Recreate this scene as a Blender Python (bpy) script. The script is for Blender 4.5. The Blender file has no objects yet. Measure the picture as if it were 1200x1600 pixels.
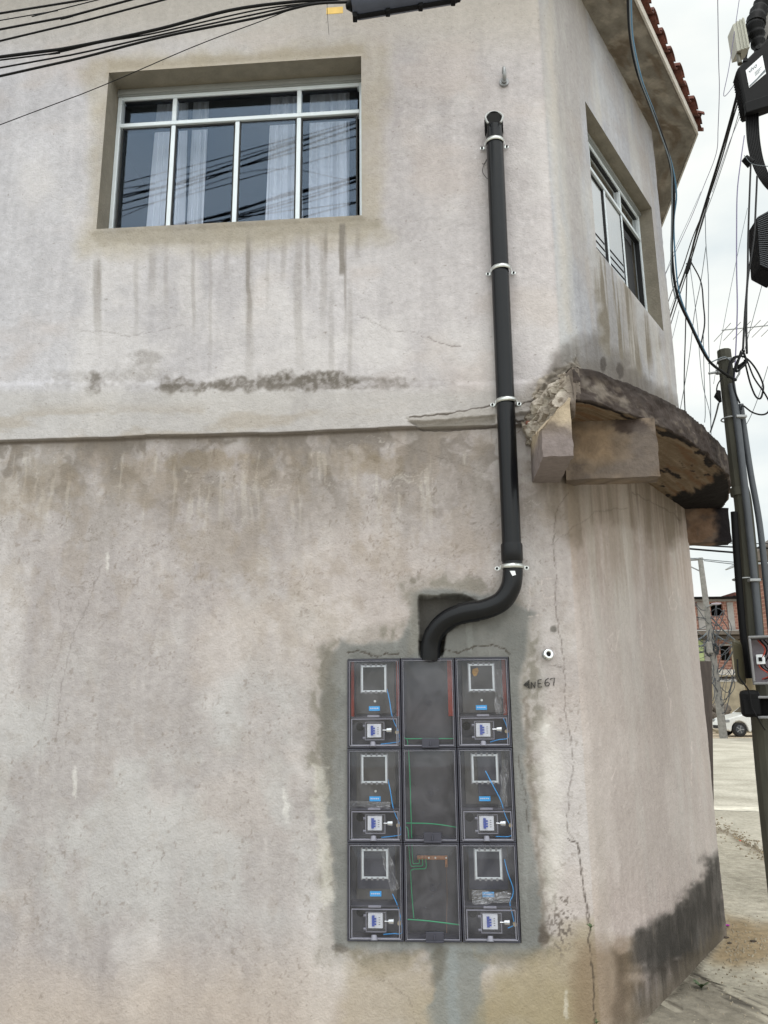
import bpy, bmesh, math, random
import numpy as np
from mathutils import Vector, Matrix

R = math.radians
scene = bpy.context.scene
COL = scene.collection
random.seed(4)

# ------------------------------------------------------------------ camera
CF, CTH, CRO = 1260.0, R(13.2), R(0.58)
cf = np.array([0, math.cos(CTH), math.sin(CTH)])
_r = np.array([1.0, 0, 0]); _u = np.array([0, -math.sin(CTH), math.cos(CTH)])
cr = _r * math.cos(CRO) - _u * math.sin(CRO)
cu = _u * math.cos(CRO) + _r * math.sin(CRO)
CC = np.array([0, 0, 1.6])
cam = bpy.data.cameras.new('camera'); co = bpy.data.objects.new('camera', cam); COL.objects.link(co)
m = Matrix(((cr[0], cu[0], -cf[0], CC[0]), (cr[1], cu[1], -cf[1], CC[1]), (cr[2], cu[2], -cf[2], CC[2]), (0, 0, 0, 1)))
co.matrix_world = m
cam.sensor_fit = 'VERTICAL'; cam.sensor_height = 36; cam.sensor_width = 27
cam.lens = CF / 1600 * 36; cam.clip_start = 0.05; cam.clip_end = 3000
scene.camera = co

# ------------------------------------------------------------------ world and sun (overcast)
SUN_EL, SUN_AZ = R(66), R(188)      # behind the camera
w = bpy.data.worlds.new('World'); scene.world = w; w.use_nodes = True
nt = w.node_tree; nt.nodes.clear()
def wn(t): return nt.nodes.new(t)
out = wn('ShaderNodeOutputWorld'); bg = wn('ShaderNodeBackground'); bg.inputs[1].default_value = 0.1
sky = wn('ShaderNodeTexSky'); sky.sky_type = 'NISHITA'; sky.sun_disc = False
sky.sun_elevation = SUN_EL; sky.sun_rotation = SUN_AZ; sky.dust_density = 3
tc = wn('ShaderNodeTexCoord'); mp = wn('ShaderNodeMapping'); mp.inputs['Scale'].default_value = (1.0, 1.0, 2.6)
nz = wn('ShaderNodeTexNoise'); nz.inputs['Scale'].default_value = 2.6; nz.inputs['Detail'].default_value = 7; nz.inputs['Roughness'].default_value = .5
ramp = wn('ShaderNodeValToRGB')
ramp.color_ramp.elements[0].position = .34; ramp.color_ramp.elements[0].color = (.66, .74, .77, 1)
ramp.color_ramp.elements[1].position = .66; ramp.color_ramp.elements[1].color = (1.0, 1.0, .95, 1)
e = ramp.color_ramp.elements.new(.5); e.color = (.86, .90, .88, 1)
# brighter towards the hidden sun
dt = wn('ShaderNodeVectorMath'); dt.operation = 'DOT_PRODUCT'
dt.inputs[1].default_value = (0.10, -math.cos(R(50)), math.sin(R(50)))
mr = wn('ShaderNodeMapRange'); mr.inputs[1].default_value = .1; mr.inputs[2].default_value = 1.0
mr.inputs[3].default_value = 9.6; mr.inputs[4].default_value = 22.0
mul = wn('ShaderNodeVectorMath'); mul.operation = 'SCALE'
mix = wn('ShaderNodeMix'); mix.data_type = 'RGBA'; mix.inputs[0].default_value = .92
L = nt.links.new
L(tc.outputs['Generated'], mp.inputs[0]); L(mp.outputs[0], nz.inputs['Vector']); L(nz.outputs['Fac'], ramp.inputs[0])
L(tc.outputs['Generated'], dt.inputs[0]); L(dt.outputs['Value'], mr.inputs[0])
L(ramp.outputs[0], mul.inputs[0]); L(mr.outputs[0], mul.inputs['Scale'])
L(sky.outputs[0], mix.inputs[6]); L(mul.outputs[0], mix.inputs[7]); L(mix.outputs[2], bg.inputs[0]); L(bg.outputs[0], out.inputs[0])

sl = bpy.data.lights.new('sun', 'SUN'); sl.energy = 0.9; sl.angle = R(22); sl.color = (1, .98, .96)
so = bpy.data.objects.new('sun', sl); COL.objects.link(so)
sd = Vector((0.12, -math.cos(SUN_EL), math.sin(SUN_EL)))
so.rotation_euler = sd.to_track_quat('Z', 'Y').to_euler(); so.location = (0, -20, 30)
vs = scene.view_settings
vs.view_transform = 'Standard'; vs.look = 'None'; vs.gamma = 1; vs.use_curve_mapping = False; vs.exposure = 0.24

# ------------------------------------------------------------------ survey helpers
def ray(px, py): return cf + cr * (px - 600) / CF + cu * (800 - py) / CF
def at(px, py, Y):
    d = ray(px, py); return CC + d * (Y / d[1])
def onz(px, py, z):
    d = ray(px, py); return CC + d * ((z - 1.6) / d[2])
PS = R(4.1); A2 = R(34.5)
P0 = np.array([0, 4.2, 0.])
d1 = np.array([math.cos(PS), -math.sin(PS), 0]); n1 = np.array([-math.sin(PS), -math.cos(PS), 0])
SF = .985
FD = P0 + d1 * SF
d2 = np.array([math.sin(A2), math.cos(A2), 0]); n2 = np.array([math.cos(A2), -math.sin(A2), 0])
L2 = 2.42
CN = FD + d2 * L2
d3 = np.array([.1, .995, 0]); n3 = np.array([.995, -.1, 0])
def w1(px, py, off=0.):
    d = ray(px, py); P = P0 + n1 * off
    t = ((P - CC) @ n1) / (d @ n1); return CC + d * t
def s1(px, py, off=0.):
    p = w1(px, py, off); return float((p - P0) @ d1), float(p[2])
def wl(s, z, off=0.): return P0 + d1 * s + n1 * off + np.array([0, 0, z])
def w2l(t, z, off=0.): return FD + d2 * t + n2 * off + np.array([0, 0, z])
def w2(px, py, off=0.):
    d = ray(px, py); P = FD + n2 * off
    t = ((P - CC) @ n2) / (d @ n2); return CC + d * t

# ------------------------------------------------------------------ numpy noise
_rng = np.random.RandomState(7)
_tab = _rng.rand(256, 256)
def vn(x, y, seed=0):
    x = np.asarray(x, float) + seed * 17.31; y = np.asarray(y, float) + seed * 9.77
    xi = np.floor(x).astype(int); yi = np.floor(y).astype(int)
    fx = x - xi; fy = y - yi
    fx = fx * fx * (3 - 2 * fx); fy = fy * fy * (3 - 2 * fy)
    a = _tab[xi & 255, yi & 255]; b = _tab[(xi + 1) & 255, yi & 255]
    c = _tab[xi & 255, (yi + 1) & 255]; d = _tab[(xi + 1) & 255, (yi + 1) & 255]
    return (a * (1 - fx) + b * fx) * (1 - fy) + (c * (1 - fx) + d * fx) * fy
def fbm(x, y, o=4, seed=0):
    t = 0; a = .5; s = 0
    for i in range(o):
        t = t + a * vn(x * 2 ** i, y * 2 ** i, seed + i * 3); s += a; a *= .55
    return t / s
def sst(a, b, x):
    t = np.clip((x - a) / (b - a), 0, 1); return t * t * (3 - 2 * t)
def lin(c):
    c = np.clip(np.asarray(c, float) / 255., 0, 1)
    return np.where(c < .04045, c / 12.92, ((c + .055) / 1.055) ** 2.4)
def rgb(r, g, b, k=1.0):
    v = lin((r, g, b)) * k; return (float(v[0]), float(v[1]), float(v[2]), 1)

# ------------------------------------------------------------------ materials
def mat(name, color, rough=.6, metal=0, spec=.5, noise=0, nscale=20, bump=0, bscale=60, attr=None, coat=0, stretch=None, subv=None):
    M = bpy.data.materials.new(name); M.use_nodes = True
    n = M.node_tree; b = n.nodes['Principled BSDF']; l = n.links.new
    b.inputs['Roughness'].default_value = rough; b.inputs['Metallic'].default_value = metal
    b.inputs['Specular IOR Level'].default_value = spec
    b.inputs['Base Color'].default_value = color
    if coat: b.inputs['Coat Weight'].default_value = coat
    tcn = n.nodes.new('ShaderNodeTexCoord'); vec = tcn.outputs['Object']
    oi = n.nodes.new('ShaderNodeObjectInfo'); ad = n.nodes.new('ShaderNodeVectorMath'); ad.operation = 'ADD'; sc_ = n.nodes.new('ShaderNodeMath'); sc_.operation = 'MULTIPLY'; sc_.inputs[1].default_value = 37
    l(oi.outputs['Random'], sc_.inputs[0]); l(vec, ad.inputs[0]); l(sc_.outputs[0], ad.inputs[1]); vec = ad.outputs[0]
    if stretch:
        q = n.nodes.new('ShaderNodeMapping'); q.inputs['Scale'].default_value = stretch; l(vec, q.inputs[0]); vec = q.outputs[0]
    src = None
    if attr:
        a = n.nodes.new('ShaderNodeAttribute'); a.attribute_name = attr; src = a.outputs['Color']
        l(src, b.inputs['Base Color'])
    if noise:
        t = n.nodes.new('ShaderNodeTexNoise'); t.inputs['Scale'].default_value = nscale; t.inputs['Detail'].default_value = 8; t.inputs['Roughness'].default_value = .62
        l(vec, t.inputs['Vector'])
        r_ = n.nodes.new('ShaderNodeMapRange'); r_.inputs[1].default_value = .3; r_.inputs[2].default_value = .7
        r_.inputs[3].default_value = 1 - noise; r_.inputs[4].default_value = 1 + noise * .6; l(t.outputs['Fac'], r_.inputs[0])
        mm = n.nodes.new('ShaderNodeVectorMath'); mm.operation = 'SCALE'
        if src: l(src, mm.inputs[0])
        else: mm.inputs[0].default_value = color[:3]
        l(r_.outputs[0], mm.inputs['Scale']); l(mm.outputs[0], b.inputs['Base Color'])
    if bump:
        t2 = n.nodes.new('ShaderNodeTexNoise'); t2.inputs['Scale'].default_value = bscale; t2.inputs['Detail'].default_value = 8; l(vec, t2.inputs['Vector'])
        bp = n.nodes.new('ShaderNodeBump'); bp.inputs['Strength'].default_value = bump; bp.inputs['Distance'].default_value = .01
        l(t2.outputs['Fac'], bp.inputs['Height']); l(bp.outputs[0], b.inputs['Normal'])
    return M
def clearmat(name, tint, ior=1.5, rough=.03, haze=0.0, hcol=(.3, .3, .33, 1), gcol=(1, 1, 1, 1)):
    M = bpy.data.materials.new(name); M.use_nodes = True; n = M.node_tree; n.nodes.clear(); l = n.links.new
    o = n.nodes.new('ShaderNodeOutputMaterial'); tr = n.nodes.new('ShaderNodeBsdfTransparent'); tr.inputs[0].default_value = tint
    gl = n.nodes.new('ShaderNodeBsdfGlossy'); gl.inputs['Roughness'].default_value = rough; gl.inputs[0].default_value = gcol
    fr = n.nodes.new('ShaderNodeFresnel'); ge = n.nodes.new('ShaderNodeNewGeometry'); im = n.nodes.new('ShaderNodeMapRange'); im.inputs[3].default_value = ior; im.inputs[4].default_value = 1 / ior
    l(ge.outputs['Backfacing'], im.inputs[0]); l(im.outputs[0], fr.inputs[0])
    mx = n.nodes.new('ShaderNodeMixShader'); base = tr
    if haze:
        df = n.nodes.new('ShaderNodeBsdfDiffuse'); df.inputs[0].default_value = hcol
        t = n.nodes.new('ShaderNodeTexNoise'); t.inputs['Scale'].default_value = 7; t.inputs['Detail'].default_value = 9; t.inputs['Distortion'].default_value = 1.2
        c = n.nodes.new('ShaderNodeTexCoord'); oi = n.nodes.new('ShaderNodeObjectInfo'); ad = n.nodes.new('ShaderNodeVectorMath'); ad.operation = 'ADD'; s_ = n.nodes.new('ShaderNodeMath'); s_.operation = 'MULTIPLY'; s_.inputs[1].default_value = 23
        l(oi.outputs['Random'], s_.inputs[0]); l(c.outputs['Object'], ad.inputs[0]); l(s_.outputs[0], ad.inputs[1]); l(ad.outputs[0], t.inputs['Vector'])
        r_ = n.nodes.new('ShaderNodeMapRange'); r_.inputs[1].default_value = .35; r_.inputs[2].default_value = .75; r_.inputs[3].default_value = haze * .3; r_.inputs[4].default_value = haze * 1.6
        l(t.outputs['Fac'], r_.inputs[0]); m1 = n.nodes.new('ShaderNodeMixShader')
        l(r_.outputs[0], m1.inputs[0]); l(tr.outputs[0], m1.inputs[1]); l(df.outputs[0], m1.inputs[2]); base = m1
    l(fr.outputs[0], mx.inputs[0]); l(base.outputs[0], mx.inputs[1]); l(gl.outputs[0], mx.inputs[2]); l(mx.outputs[0], o.inputs[0])
    return M
M = {}
M['wall'] = mat('painted_plaster', (.5, .5, .5, 1), .93, spec=.2, noise=.085, nscale=34, bump=.45, bscale=90, attr='tone')
M['concrete'] = mat('bare_concrete', (.3, .3, .3, 1), .95, spec=.2, noise=.16, nscale=30, bump=.5, bscale=60, attr='tone')
M['reveal'] = mat('reveal_mortar', rgb(132, 126, 115), .95, spec=.15, noise=.18, nscale=9, bump=.4, bscale=60)
M['alu'] = mat('aluminium_frame', rgb(214, 222, 228), .35, .15, noise=.05, nscale=8)
M['alu_dull'] = mat('dull_aluminium', rgb(150, 152, 150), .5, .4, noise=.1, nscale=12)
M['rubber'] = mat('black_seal', rgb(16, 17, 20), .6)
M['glass'] = clearmat('window_glass', (.84, .86, .90, 1), 1.58, .004, gcol=(.62, .78, 1.0, 1))
M['glass_side'] = clearmat('side_window_glass', (.3, .33, .36, 1), 12.0, .004)
M['curtain'] = mat('white_curtain', rgb(240, 240, 240), .9, noise=.05)
M['room'] = mat('room_paint', rgb(84, 86, 92), .95)
M['screen'] = mat('dark_screen', rgb(52, 53, 56), .8, noise=.1, nscale=40)
M['pvc'] = mat('black_pvc', rgb(9, 11, 16), .27, spec=.3, noise=.25, nscale=14, bump=.05, bscale=30)
M['zinc'] = mat('zinc_metal', rgb(205, 208, 206), .33, .85, noise=.15, nscale=60)
M['chrome'] = mat('chrome', rgb(215, 218, 220), .16, 1)
M['galv'] = mat('weathered_metal', rgb(150, 152, 154), .5, .5, noise=.2, nscale=40)
M['lilac'] = mat('meter_box_plastic', rgb(56, 56, 68), .4, noise=.18, nscale=20)
M['lilac_back'] = mat('meter_box_back', rgb(58, 56, 61), .55, noise=.35, nscale=14)
M['olive_back'] = mat('meter_plate', rgb(72, 69, 65), .6, noise=.25, nscale=12)
M['navy_back'] = mat('meter_plate_dark', rgb(46, 48, 62), .6, noise=.25, nscale=12)
M['rim'] = mat('cover_rim', rgb(128, 128, 140), .3, noise=.15, nscale=30)
M['cover'] = clearmat('clear_cover', (.92, .92, .95, 1), 1.4, .09, .07, (.46, .46, .52, 1))  # haze mixes scratches, dust and hazy reflections in as diffuse colour
M['clear'] = clearmat('clear_plastic', (.97, .97, .98, 1), 1.3, .1, .03, (.8, .8, .82, 1))
M['bag'] = clearmat('plastic_bag', (.85, .85, .85, 1), 1.7, .2, .22, (.7, .7, .7, 1))
M['frame_grey'] = mat('viewing_frame_plastic', rgb(188, 194, 196), .4, noise=.12, nscale=60)
M['white'] = mat('white_plastic', rgb(225, 228, 232), .4)
M['blue'] = mat('blue_plastic', rgb(35, 70, 165), .4)
M['bluewire'] = mat('blue_wire', rgb(50, 165, 240), .4)
M['sticker'] = mat('blue_sticker', rgb(30, 175, 250), .5)
M['greenwire'] = mat('green_wire', rgb(30, 150, 100), .4)
M['brown'] = mat('brown_wire', rgb(92, 66, 48), .6)
M['copper'] = mat('copper_bar', rgb(150, 105, 72), .4, .7, noise=.3, nscale=90)
M['brickred'] = mat('red_brick_edge', rgb(165, 70, 56), .9, noise=.25, nscale=30, bump=.3)
M['black'] = mat('black_plastic', rgb(10, 10, 12), .6, spec=.15, noise=.2, nscale=20)
M['matblack'] = mat('dark_hole', rgb(10, 10, 11), .9)
M['cable'] = mat('black_cable', rgb(14, 14, 16), .6, spec=.2)
M['cable_grey'] = mat('grey_cable', rgb(92, 100, 106), .55)
M['cable_blue'] = mat('blue_grey_cable', rgb(70, 112, 140), .5)
M['cable_purple'] = mat('purple_cable', rgb(96, 88, 122), .5)
M['closure'] = mat('grey_closure', rgb(62, 68, 84), .42, noise=.2, nscale=12, bump=.1)
M['yellow'] = mat('yellow_tag', rgb(214, 178, 92), .6, noise=.1)
M['terracotta'] = mat('terracotta', rgb(98, 56, 45), .9, noise=.6, nscale=14, bump=.3, bscale=40)
M['fascia'] = mat('pale_fascia', rgb(190, 184, 176), .9, noise=.2, nscale=14)
M['pole'] = mat('mossy_pole', rgb(62, 61, 52), .85, noise=.4, nscale=22, bump=.3, bscale=40, stretch=(1, 1, .15))
M['conduit'] = mat('grey_conduit', rgb(66, 70, 76), .5, noise=.15, nscale=12)
M['box_grey'] = mat('grey_box', rgb(118, 118, 120), .5, noise=.1)
M['box_inner'] = mat('box_inner', rgb(160, 150, 158), .6, noise=.2, nscale=20)
M['olive'] = mat('olive_lid', rgb(66, 62, 46), .5, noise=.2, nscale=8)
M['tan'] = mat('tan_tape', rgb(176, 160, 128), .6)
M['concpole'] = mat('concrete_pole', rgb(138, 136, 132), .9, noise=.3, nscale=8, bump=.3)
M['pale_box'] = mat('pale_metal', rgb(176, 176, 164), .6, noise=.12, nscale=12)
M['panel'] = mat('weathered_board', rgb(88, 80, 76), .85, noise=.3, nscale=12, stretch=(4, 4, .3))
M['chalk'] = mat('chalk_line', rgb(206, 196, 188), .95)
M['marker'] = mat('pencil_mark', rgb(52, 50, 48), .9)
M['leaf'] = mat('weed_leaf', rgb(66, 84, 50), .6, noise=.3, nscale=90)
M['petal'] = mat('purple_petal', rgb(170, 20, 160), .6)
M['redpetal'] = mat('red_petal', rgb(214, 60, 60), .6)
M['rubble'] = mat('rubble', rgb(112, 102, 94), .95, noise=.45, nscale=24, bump=.8, bscale=50)
M['hood'] = mat('cast_aluminium', rgb(168, 170, 170), .45, .3, noise=.15, nscale=40)
M['rock'] = mat('dark_stone', rgb(70, 60, 52), .9, noise=.3)

# ------------------------------------------------------------------ mesh helpers
def tag(o, label=None, cat=None, group=None, kind=None):
    if label: o['label'] = label
    if cat: o['category'] = cat
    if group: o['group'] = group
    if kind: o['kind'] = kind
    return o
def empty(name, loc, label, cat, rz=0, group=None):
    o = bpy.data.objects.new(name, None); COL.objects.link(o); o.location = loc; o.rotation_euler = (0, 0, rz)
    o.empty_display_size = .1
    return tag(o, label, cat, group)
class MB:
    def __init__(s): s.v = []; s.f = []; s.sm = []
    def add(s, vs, fs, smooth=False):
        b = len(s.v); s.v += [tuple(map(float, p)) for p in vs]
        for f in fs: s.f.append([b + i for i in f]); s.sm.append(smooth)
        return s
    def hexa(s, a, b):   # a,b: 4 corner loops
        return s.add(list(a) + list(b), [(3, 2, 1, 0), (4, 5, 6, 7), (0, 1, 5, 4), (1, 2, 6, 5), (2, 3, 7, 6), (3, 0, 4, 7)])
    def box(s, x0, x1, y0, y1, z0, z1):
        return s.hexa([(x0, y0, z0), (x1, y0, z0), (x1, y1, z0), (x0, y1, z0)], [(x0, y0, z1), (x1, y0, z1), (x1, y1, z1), (x0, y1, z1)])
    def tube(s, pts, r, n=8, caps=True):
        P = [np.array(p, float) for p in pts]; rings = []
        up = None
        for i, p in enumerate(P):
            t = P[min(i + 1, len(P) - 1)] - P[max(i - 1, 0)]; t = t / (np.linalg.norm(t) + 1e-9)
            if up is None:
                up = np.array([0, 0, 1.]) if abs(t[2]) < .9 else np.array([0, 1., 0])
            a = np.cross(t, up); a /= np.linalg.norm(a) + 1e-9; up = np.cross(a, t)
            rr = r[i] if isinstance(r, (list, tuple)) else r
            rings.append([p + rr * (a * math.cos(q * 2 * math.pi / n) + up * math.sin(q * 2 * math.pi / n)) for q in range(n)])
        vs = [v for g in rings for v in g]; fs = []
        for i in range(len(P) - 1):
            for q in range(n):
                fs.append((i * n + q, i * n + (q + 1) % n, (i + 1) * n + (q + 1) % n, (i + 1) * n + q))
        s.add(vs, fs, True)
        if caps:
            s.add(rings[0], [tuple(range(n))]); s.add(rings[-1], [tuple(range(n - 1, -1, -1))])
        return s
    def prism(s, poly, axis0, axis1, org, depth):  # poly in (a,b) coordinates of two axes, extruded by depth vector
        A = np.array(axis0, float); B = np.array(axis1, float); O = np.array(org, float); D = np.array(depth, float)
        a = [O + A * p[0] + B * p[1] for p in poly]; b = [q + D for q in a]; n = len(poly)
        return s.add(a + b, [tuple(range(n - 1, -1, -1)), tuple(range(n, 2 * n))] + [(i, (i + 1) % n, n + (i + 1) % n, n + i) for i in range(n)])
    def torus(s, c, ax, R0, r, n=24, k=8, a0=0, a1=2 * math.pi):
        ax = Vector(ax).normalized(); x = ax.orthogonal().normalized(); y = ax.cross(x); c = Vector(c)
        pts = [c + x * R0 * math.cos(a0 + (a1 - a0) * i / n) + y * R0 * math.sin(a0 + (a1 - a0) * i / n) for i in range(n + 1)]
        return s.tube(pts, r, k, abs(a1 - a0) < 6.2)
    def build(s, name, m_, parent=None, bevel=0, smooth=None):
        me = bpy.data.meshes.new(name); me.from_pydata(s.v, [], s.f); me.update()
        me.polygons.foreach_set('use_smooth', s.sm if smooth is None else [smooth] * len(s.f))
        bm = bmesh.new(); bm.from_mesh(me); bmesh.ops.recalc_face_normals(bm, faces=bm.faces); bm.to_mesh(me); bm.free()
        me.materials.append(m_)
        o = bpy.data.objects.new(name, me); COL.objects.link(o)
        if parent: o.parent = parent
        if bevel:
            b = o.modifiers.new('bevel', 'BEVEL'); b.width = bevel; b.segments = 2; b.limit_method = 'ANGLE'
        return o
def gridmesh(name, P, tone, m_, parent=None, keep=None, smooth=True, closed=False):
    """P: (nu,nv,3) points, tone: (nu,nv,3) linear colour, keep: (nu-1,nv-1) mask"""
    nu, nv = P.shape[:2]
    idx = np.arange(nu * nv).reshape(nu, nv)
    q = np.stack([idx[:-1, :-1], idx[1:, :-1], idx[1:, 1:], idx[:-1, 1:]], -1)
    if keep is not None: q = q[keep]
    q = q.reshape(-1, 4)
    used = np.zeros(nu * nv, bool); used[q.ravel()] = True
    mp_ = np.cumsum(used) - 1; q = mp_[q]; V = P.reshape(-1, 3)[used]; T = tone.reshape(-1, 3)[used]
    me = bpy.data.meshes.new(name)
    me.vertices.add(len(V)); me.vertices.foreach_set('co', V.astype(np.float32).ravel())
    me.loops.add(q.size); me.loops.foreach_set('vertex_index', q.astype(np.int32).ravel())
    me.polygons.add(len(q)); me.polygons.foreach_set('loop_start', np.arange(0, q.size, 4, dtype=np.int32))
    me.polygons.foreach_set('use_smooth', np.full(len(q), smooth))
    me.update(calc_edges=True)
    at_ = me.attributes.new('tone', 'FLOAT_COLOR', 'POINT')
    at_.data.foreach_set('color', np.concatenate([T, np.ones((len(T), 1))], 1).astype(np.float32).ravel())
    me.materials.append(m_)
    o = bpy.data.objects.new(name, me); COL.objects.link(o)
    if parent: o.parent = parent
    return o
def pproj(P):
    d = P - CC; z = np.maximum(d @ cf, .05); return 600 + CF * (d @ cr) / z, 800 - CF * (d @ cu) / z
def catm(pts, n=8):
    P = [np.array(p, float) for p in pts]; P = [2 * P[0] - P[1]] + P + [2 * P[-1] - P[-2]]; o = []
    for i in range(1, len(P) - 2):
        for k in range(n):
            t = k / n
            o.append(.5 * ((2 * P[i]) + (-P[i - 1] + P[i + 1]) * t + (2 * P[i - 1] - 5 * P[i] + 4 * P[i + 1] - P[i + 2]) * t * t + (-P[i - 1] + 3 * P[i] - 3 * P[i + 1] + P[i + 2]) * t ** 3))
    o.append(P[-2]); return o

# ------------------------------------------------------------------ painting tools for weathering
def polym(X, Y, pts, soft=8, warp=6, wf=.03, seed=0):
    """soft mask of a hand-drawn patch with a ragged edge"""
    xs = [p[0] for p in pts]; ys = [p[1] for p in pts]; pad = soft + warp * 1.5 + 4
    out = np.zeros_like(X); bb = (X > min(xs) - pad) & (X < max(xs) + pad) & (Y > min(ys) - pad) & (Y < max(ys) + pad)
    if not bb.any(): return out
    x = X[bb]; y = Y[bb]
    x = x + (fbm(x * wf, y * wf, 4, seed) - .5) * 2 * warp; y = y + (fbm(x * wf + 31, y * wf, 4, seed + 5) - .5) * 2 * warp
    ins = np.zeros(x.shape, bool); dist = np.full(x.shape, 1e9); n = len(pts)
    for i in range(n):
        ax, ay = pts[i]; bx, by = pts[(i + 1) % n]
        c = ((ay > y) != (by > y)) & (x < (bx - ax) * (y - ay) / ((by - ay) if by != ay else 1e-9) + ax); ins ^= c
        t = np.clip(((x - ax) * (bx - ax) + (y - ay) * (by - ay)) / ((bx - ax) ** 2 + (by - ay) ** 2 + 1e-9), 0, 1)
        dist = np.minimum(dist, np.hypot(x - ax - t * (bx - ax), y - ay - t * (by - ay)))
    out[bb] = sst(-soft, soft, np.where(ins, dist, -dist)); return out
def linem(X, Y, pts, wd=1.2, jit=2.5, jf=.12, soft=1.0, seed=0):
    xs = [p[0] for p in pts]; ys = [p[1] for p in pts]; pad = wd + jit * 2 + 4
    out = np.zeros_like(X); bb = (X > min(xs) - pad) & (X < max(xs) + pad) & (Y > min(ys) - pad) & (Y < max(ys) + pad)
    if not bb.any(): return out
    x = X[bb]; y = Y[bb]
    jx = (fbm(x * jf, y * jf, 3, seed) - .5) * 2 * jit; jy = (fbm(x * jf + 50, y * jf, 3, seed + 2) - .5) * 2 * jit
    x = x + jx; y = y + jy; dist = np.full(x.shape, 1e9)
    for i in range(len(pts) - 1):
        ax, ay = pts[i]; bx, by = pts[i + 1]
        t = np.clip(((x - ax) * (bx - ax) + (y - ay) * (by - ay)) / ((bx - ax) ** 2 + (by - ay) ** 2 + 1e-9), 0, 1)
        dist = np.minimum(dist, np.hypot(x - ax - t * (bx - ax), y - ay - t * (by - ay)))
    out[bb] = 1 - sst(wd - soft, wd + soft, dist); return out
def blob(X, Y, cx, cy, rx, ry, seed=0, warp=.5, wf=.06):
    d = np.hypot((X - cx) / rx, (Y - cy) / ry)
    bb = d < 2.2; o = np.zeros_like(X)
    o[bb] = 1 - sst(.6, 1.15, d[bb] + (fbm(X[bb] * wf, Y[bb] * wf, 4, seed) - .5) * 2 * warp); return o
def lay(c, col, mask):
    m_ = np.clip(mask, 0, 1)[..., None]; return c * (1 - m_) + np.array(col, float) * m_

# ------------------------------------------------------------------ the corner building
bld = empty('corner_building', (0.98, 4.13, 0), 'old plastered two storey corner building with cracked grey walls and tiled eaves', 'building')
def bpart(o):
    o.parent = bld; o.matrix_parent_inverse = Matrix.Translation(bld.location).inverted(); return o

# plan path: wall 1, fillet, facet 2, fillet, facet 3
def path():
    rf = .12; th = math.acos(np.clip(d1 @ d2, -1, 1)); t = rf * math.tan(th / 2)
    segs = []
    s0 = np.concatenate([np.linspace(-7, -2.72, 8)[:-1], np.linspace(-2.72, -1.70, 160)[:-1], np.linspace(-1.70, -.11, 235)[:-1],
                         np.linspace(-.11, -.196, 2)[:0], np.linspace(-.11, .0, 1)[:0]])
    bps = [-.11, .628, SF - t]
    s0 = np.concatenate([s0, np.linspace(-.11, .628, 110)[:-1], np.linspace(.628, SF - t, 46)[:-1]])
    # the meter opening edge at -.196
    i = np.argmin(abs(s0 + .196)); s0[i] = -.196
    pts = [P0 + d1 * a for a in s0]; nn = [n1] * len(s0); tt = list(s0); fac = [1] * len(s0)
    a0 = math.atan2(n1[1], n1[0]); c = FD - d1 * t - n1 * rf
    k = 18
    for j in range(k):
        a = a0 + th * j / k; n = np.array([math.cos(a), math.sin(a), 0]); pts.append(c + n * rf); nn.append(n); tt.append(SF - t + rf * th * j / k); fac.append(1 if j < k / 2 else 2)
    rf2 = .13; th2 = math.acos(np.clip(d2 @ d3, -1, 1)); t2 = rf2 * math.tan(th2 / 2)
    s2 = np.concatenate([np.linspace(t, .66, 60)[:-1], np.linspace(.66, 2.145, 150)[:-1], np.linspace(2.145, L2 - t2, 30)[:-1]])
    for a in s2: pts.append(FD + d2 * a); nn.append(n2); tt.append(10 + a); fac.append(2)
    a0 = math.atan2(n2[1], n2[0]); c = CN - d2 * t2 - n2 * rf2
    for j in range(10):
        a = a0 + th2 * j / 10; n = np.array([math.cos(a), math.sin(a), 0]); pts.append(c + n * rf2); nn.append(n); tt.append(10 + L2 + j * .01); fac.append(2)
    for a in np.concatenate([np.linspace(t2, .5, 12), np.linspace(.7, 9, 12)]): pts.append(CN + d3 * a); nn.append(n3); tt.append(20 + a); fac.append(3)
    return np.array(pts), np.array(nn), np.array(tt), np.array(fac)
PP, NN, TT, FF = path()
zs = np.concatenate([np.linspace(-.3, 0, 4)[:-1], np.linspace(0, .487, 76)[:-1], np.linspace(.487, 1.813, 200)[:-1], np.linspace(1.813, 2.95, 165)[:-1],
                     np.linspace(2.95, 3.2, 62)[:-1], np.linspace(3.2, 4.357, 170)[:-1], np.linspace(4.357, 4.42, 10)[:-1], np.linspace(4.42, 5.455, 150)[:-1], np.linspace(5.455, 5.52, 10)[:-1], np.linspace(5.52, 6.5, 130)])
nu, nv = len(PP), len(zs)
G = np.repeat(PP[:, None, :], nv, 1).copy(); G[..., 2] = zs[None, :]
X, Y = pproj(G.reshape(-1, 3)); X = X.reshape(nu, nv); Y = Y.reshape(nu, nv)
S = np.repeat(TT[:, None], nv, 1); Z = np.repeat(zs[None, :], nu, 0); FC = np.repeat(FF[:, None], nv, 1)
# continuous surface length for noise
sl_ = np.concatenate([[0], np.cumsum(np.linalg.norm(np.diff(PP, axis=0), axis=1))]); U = np.repeat(sl_[:, None], nv, 1)
ZL = 3.047 + (fbm(U * 2.2, U * 0, 3, 3) - .5) * .022           # wavy day-joint of the upper storey
upper = Z > ZL

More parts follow.
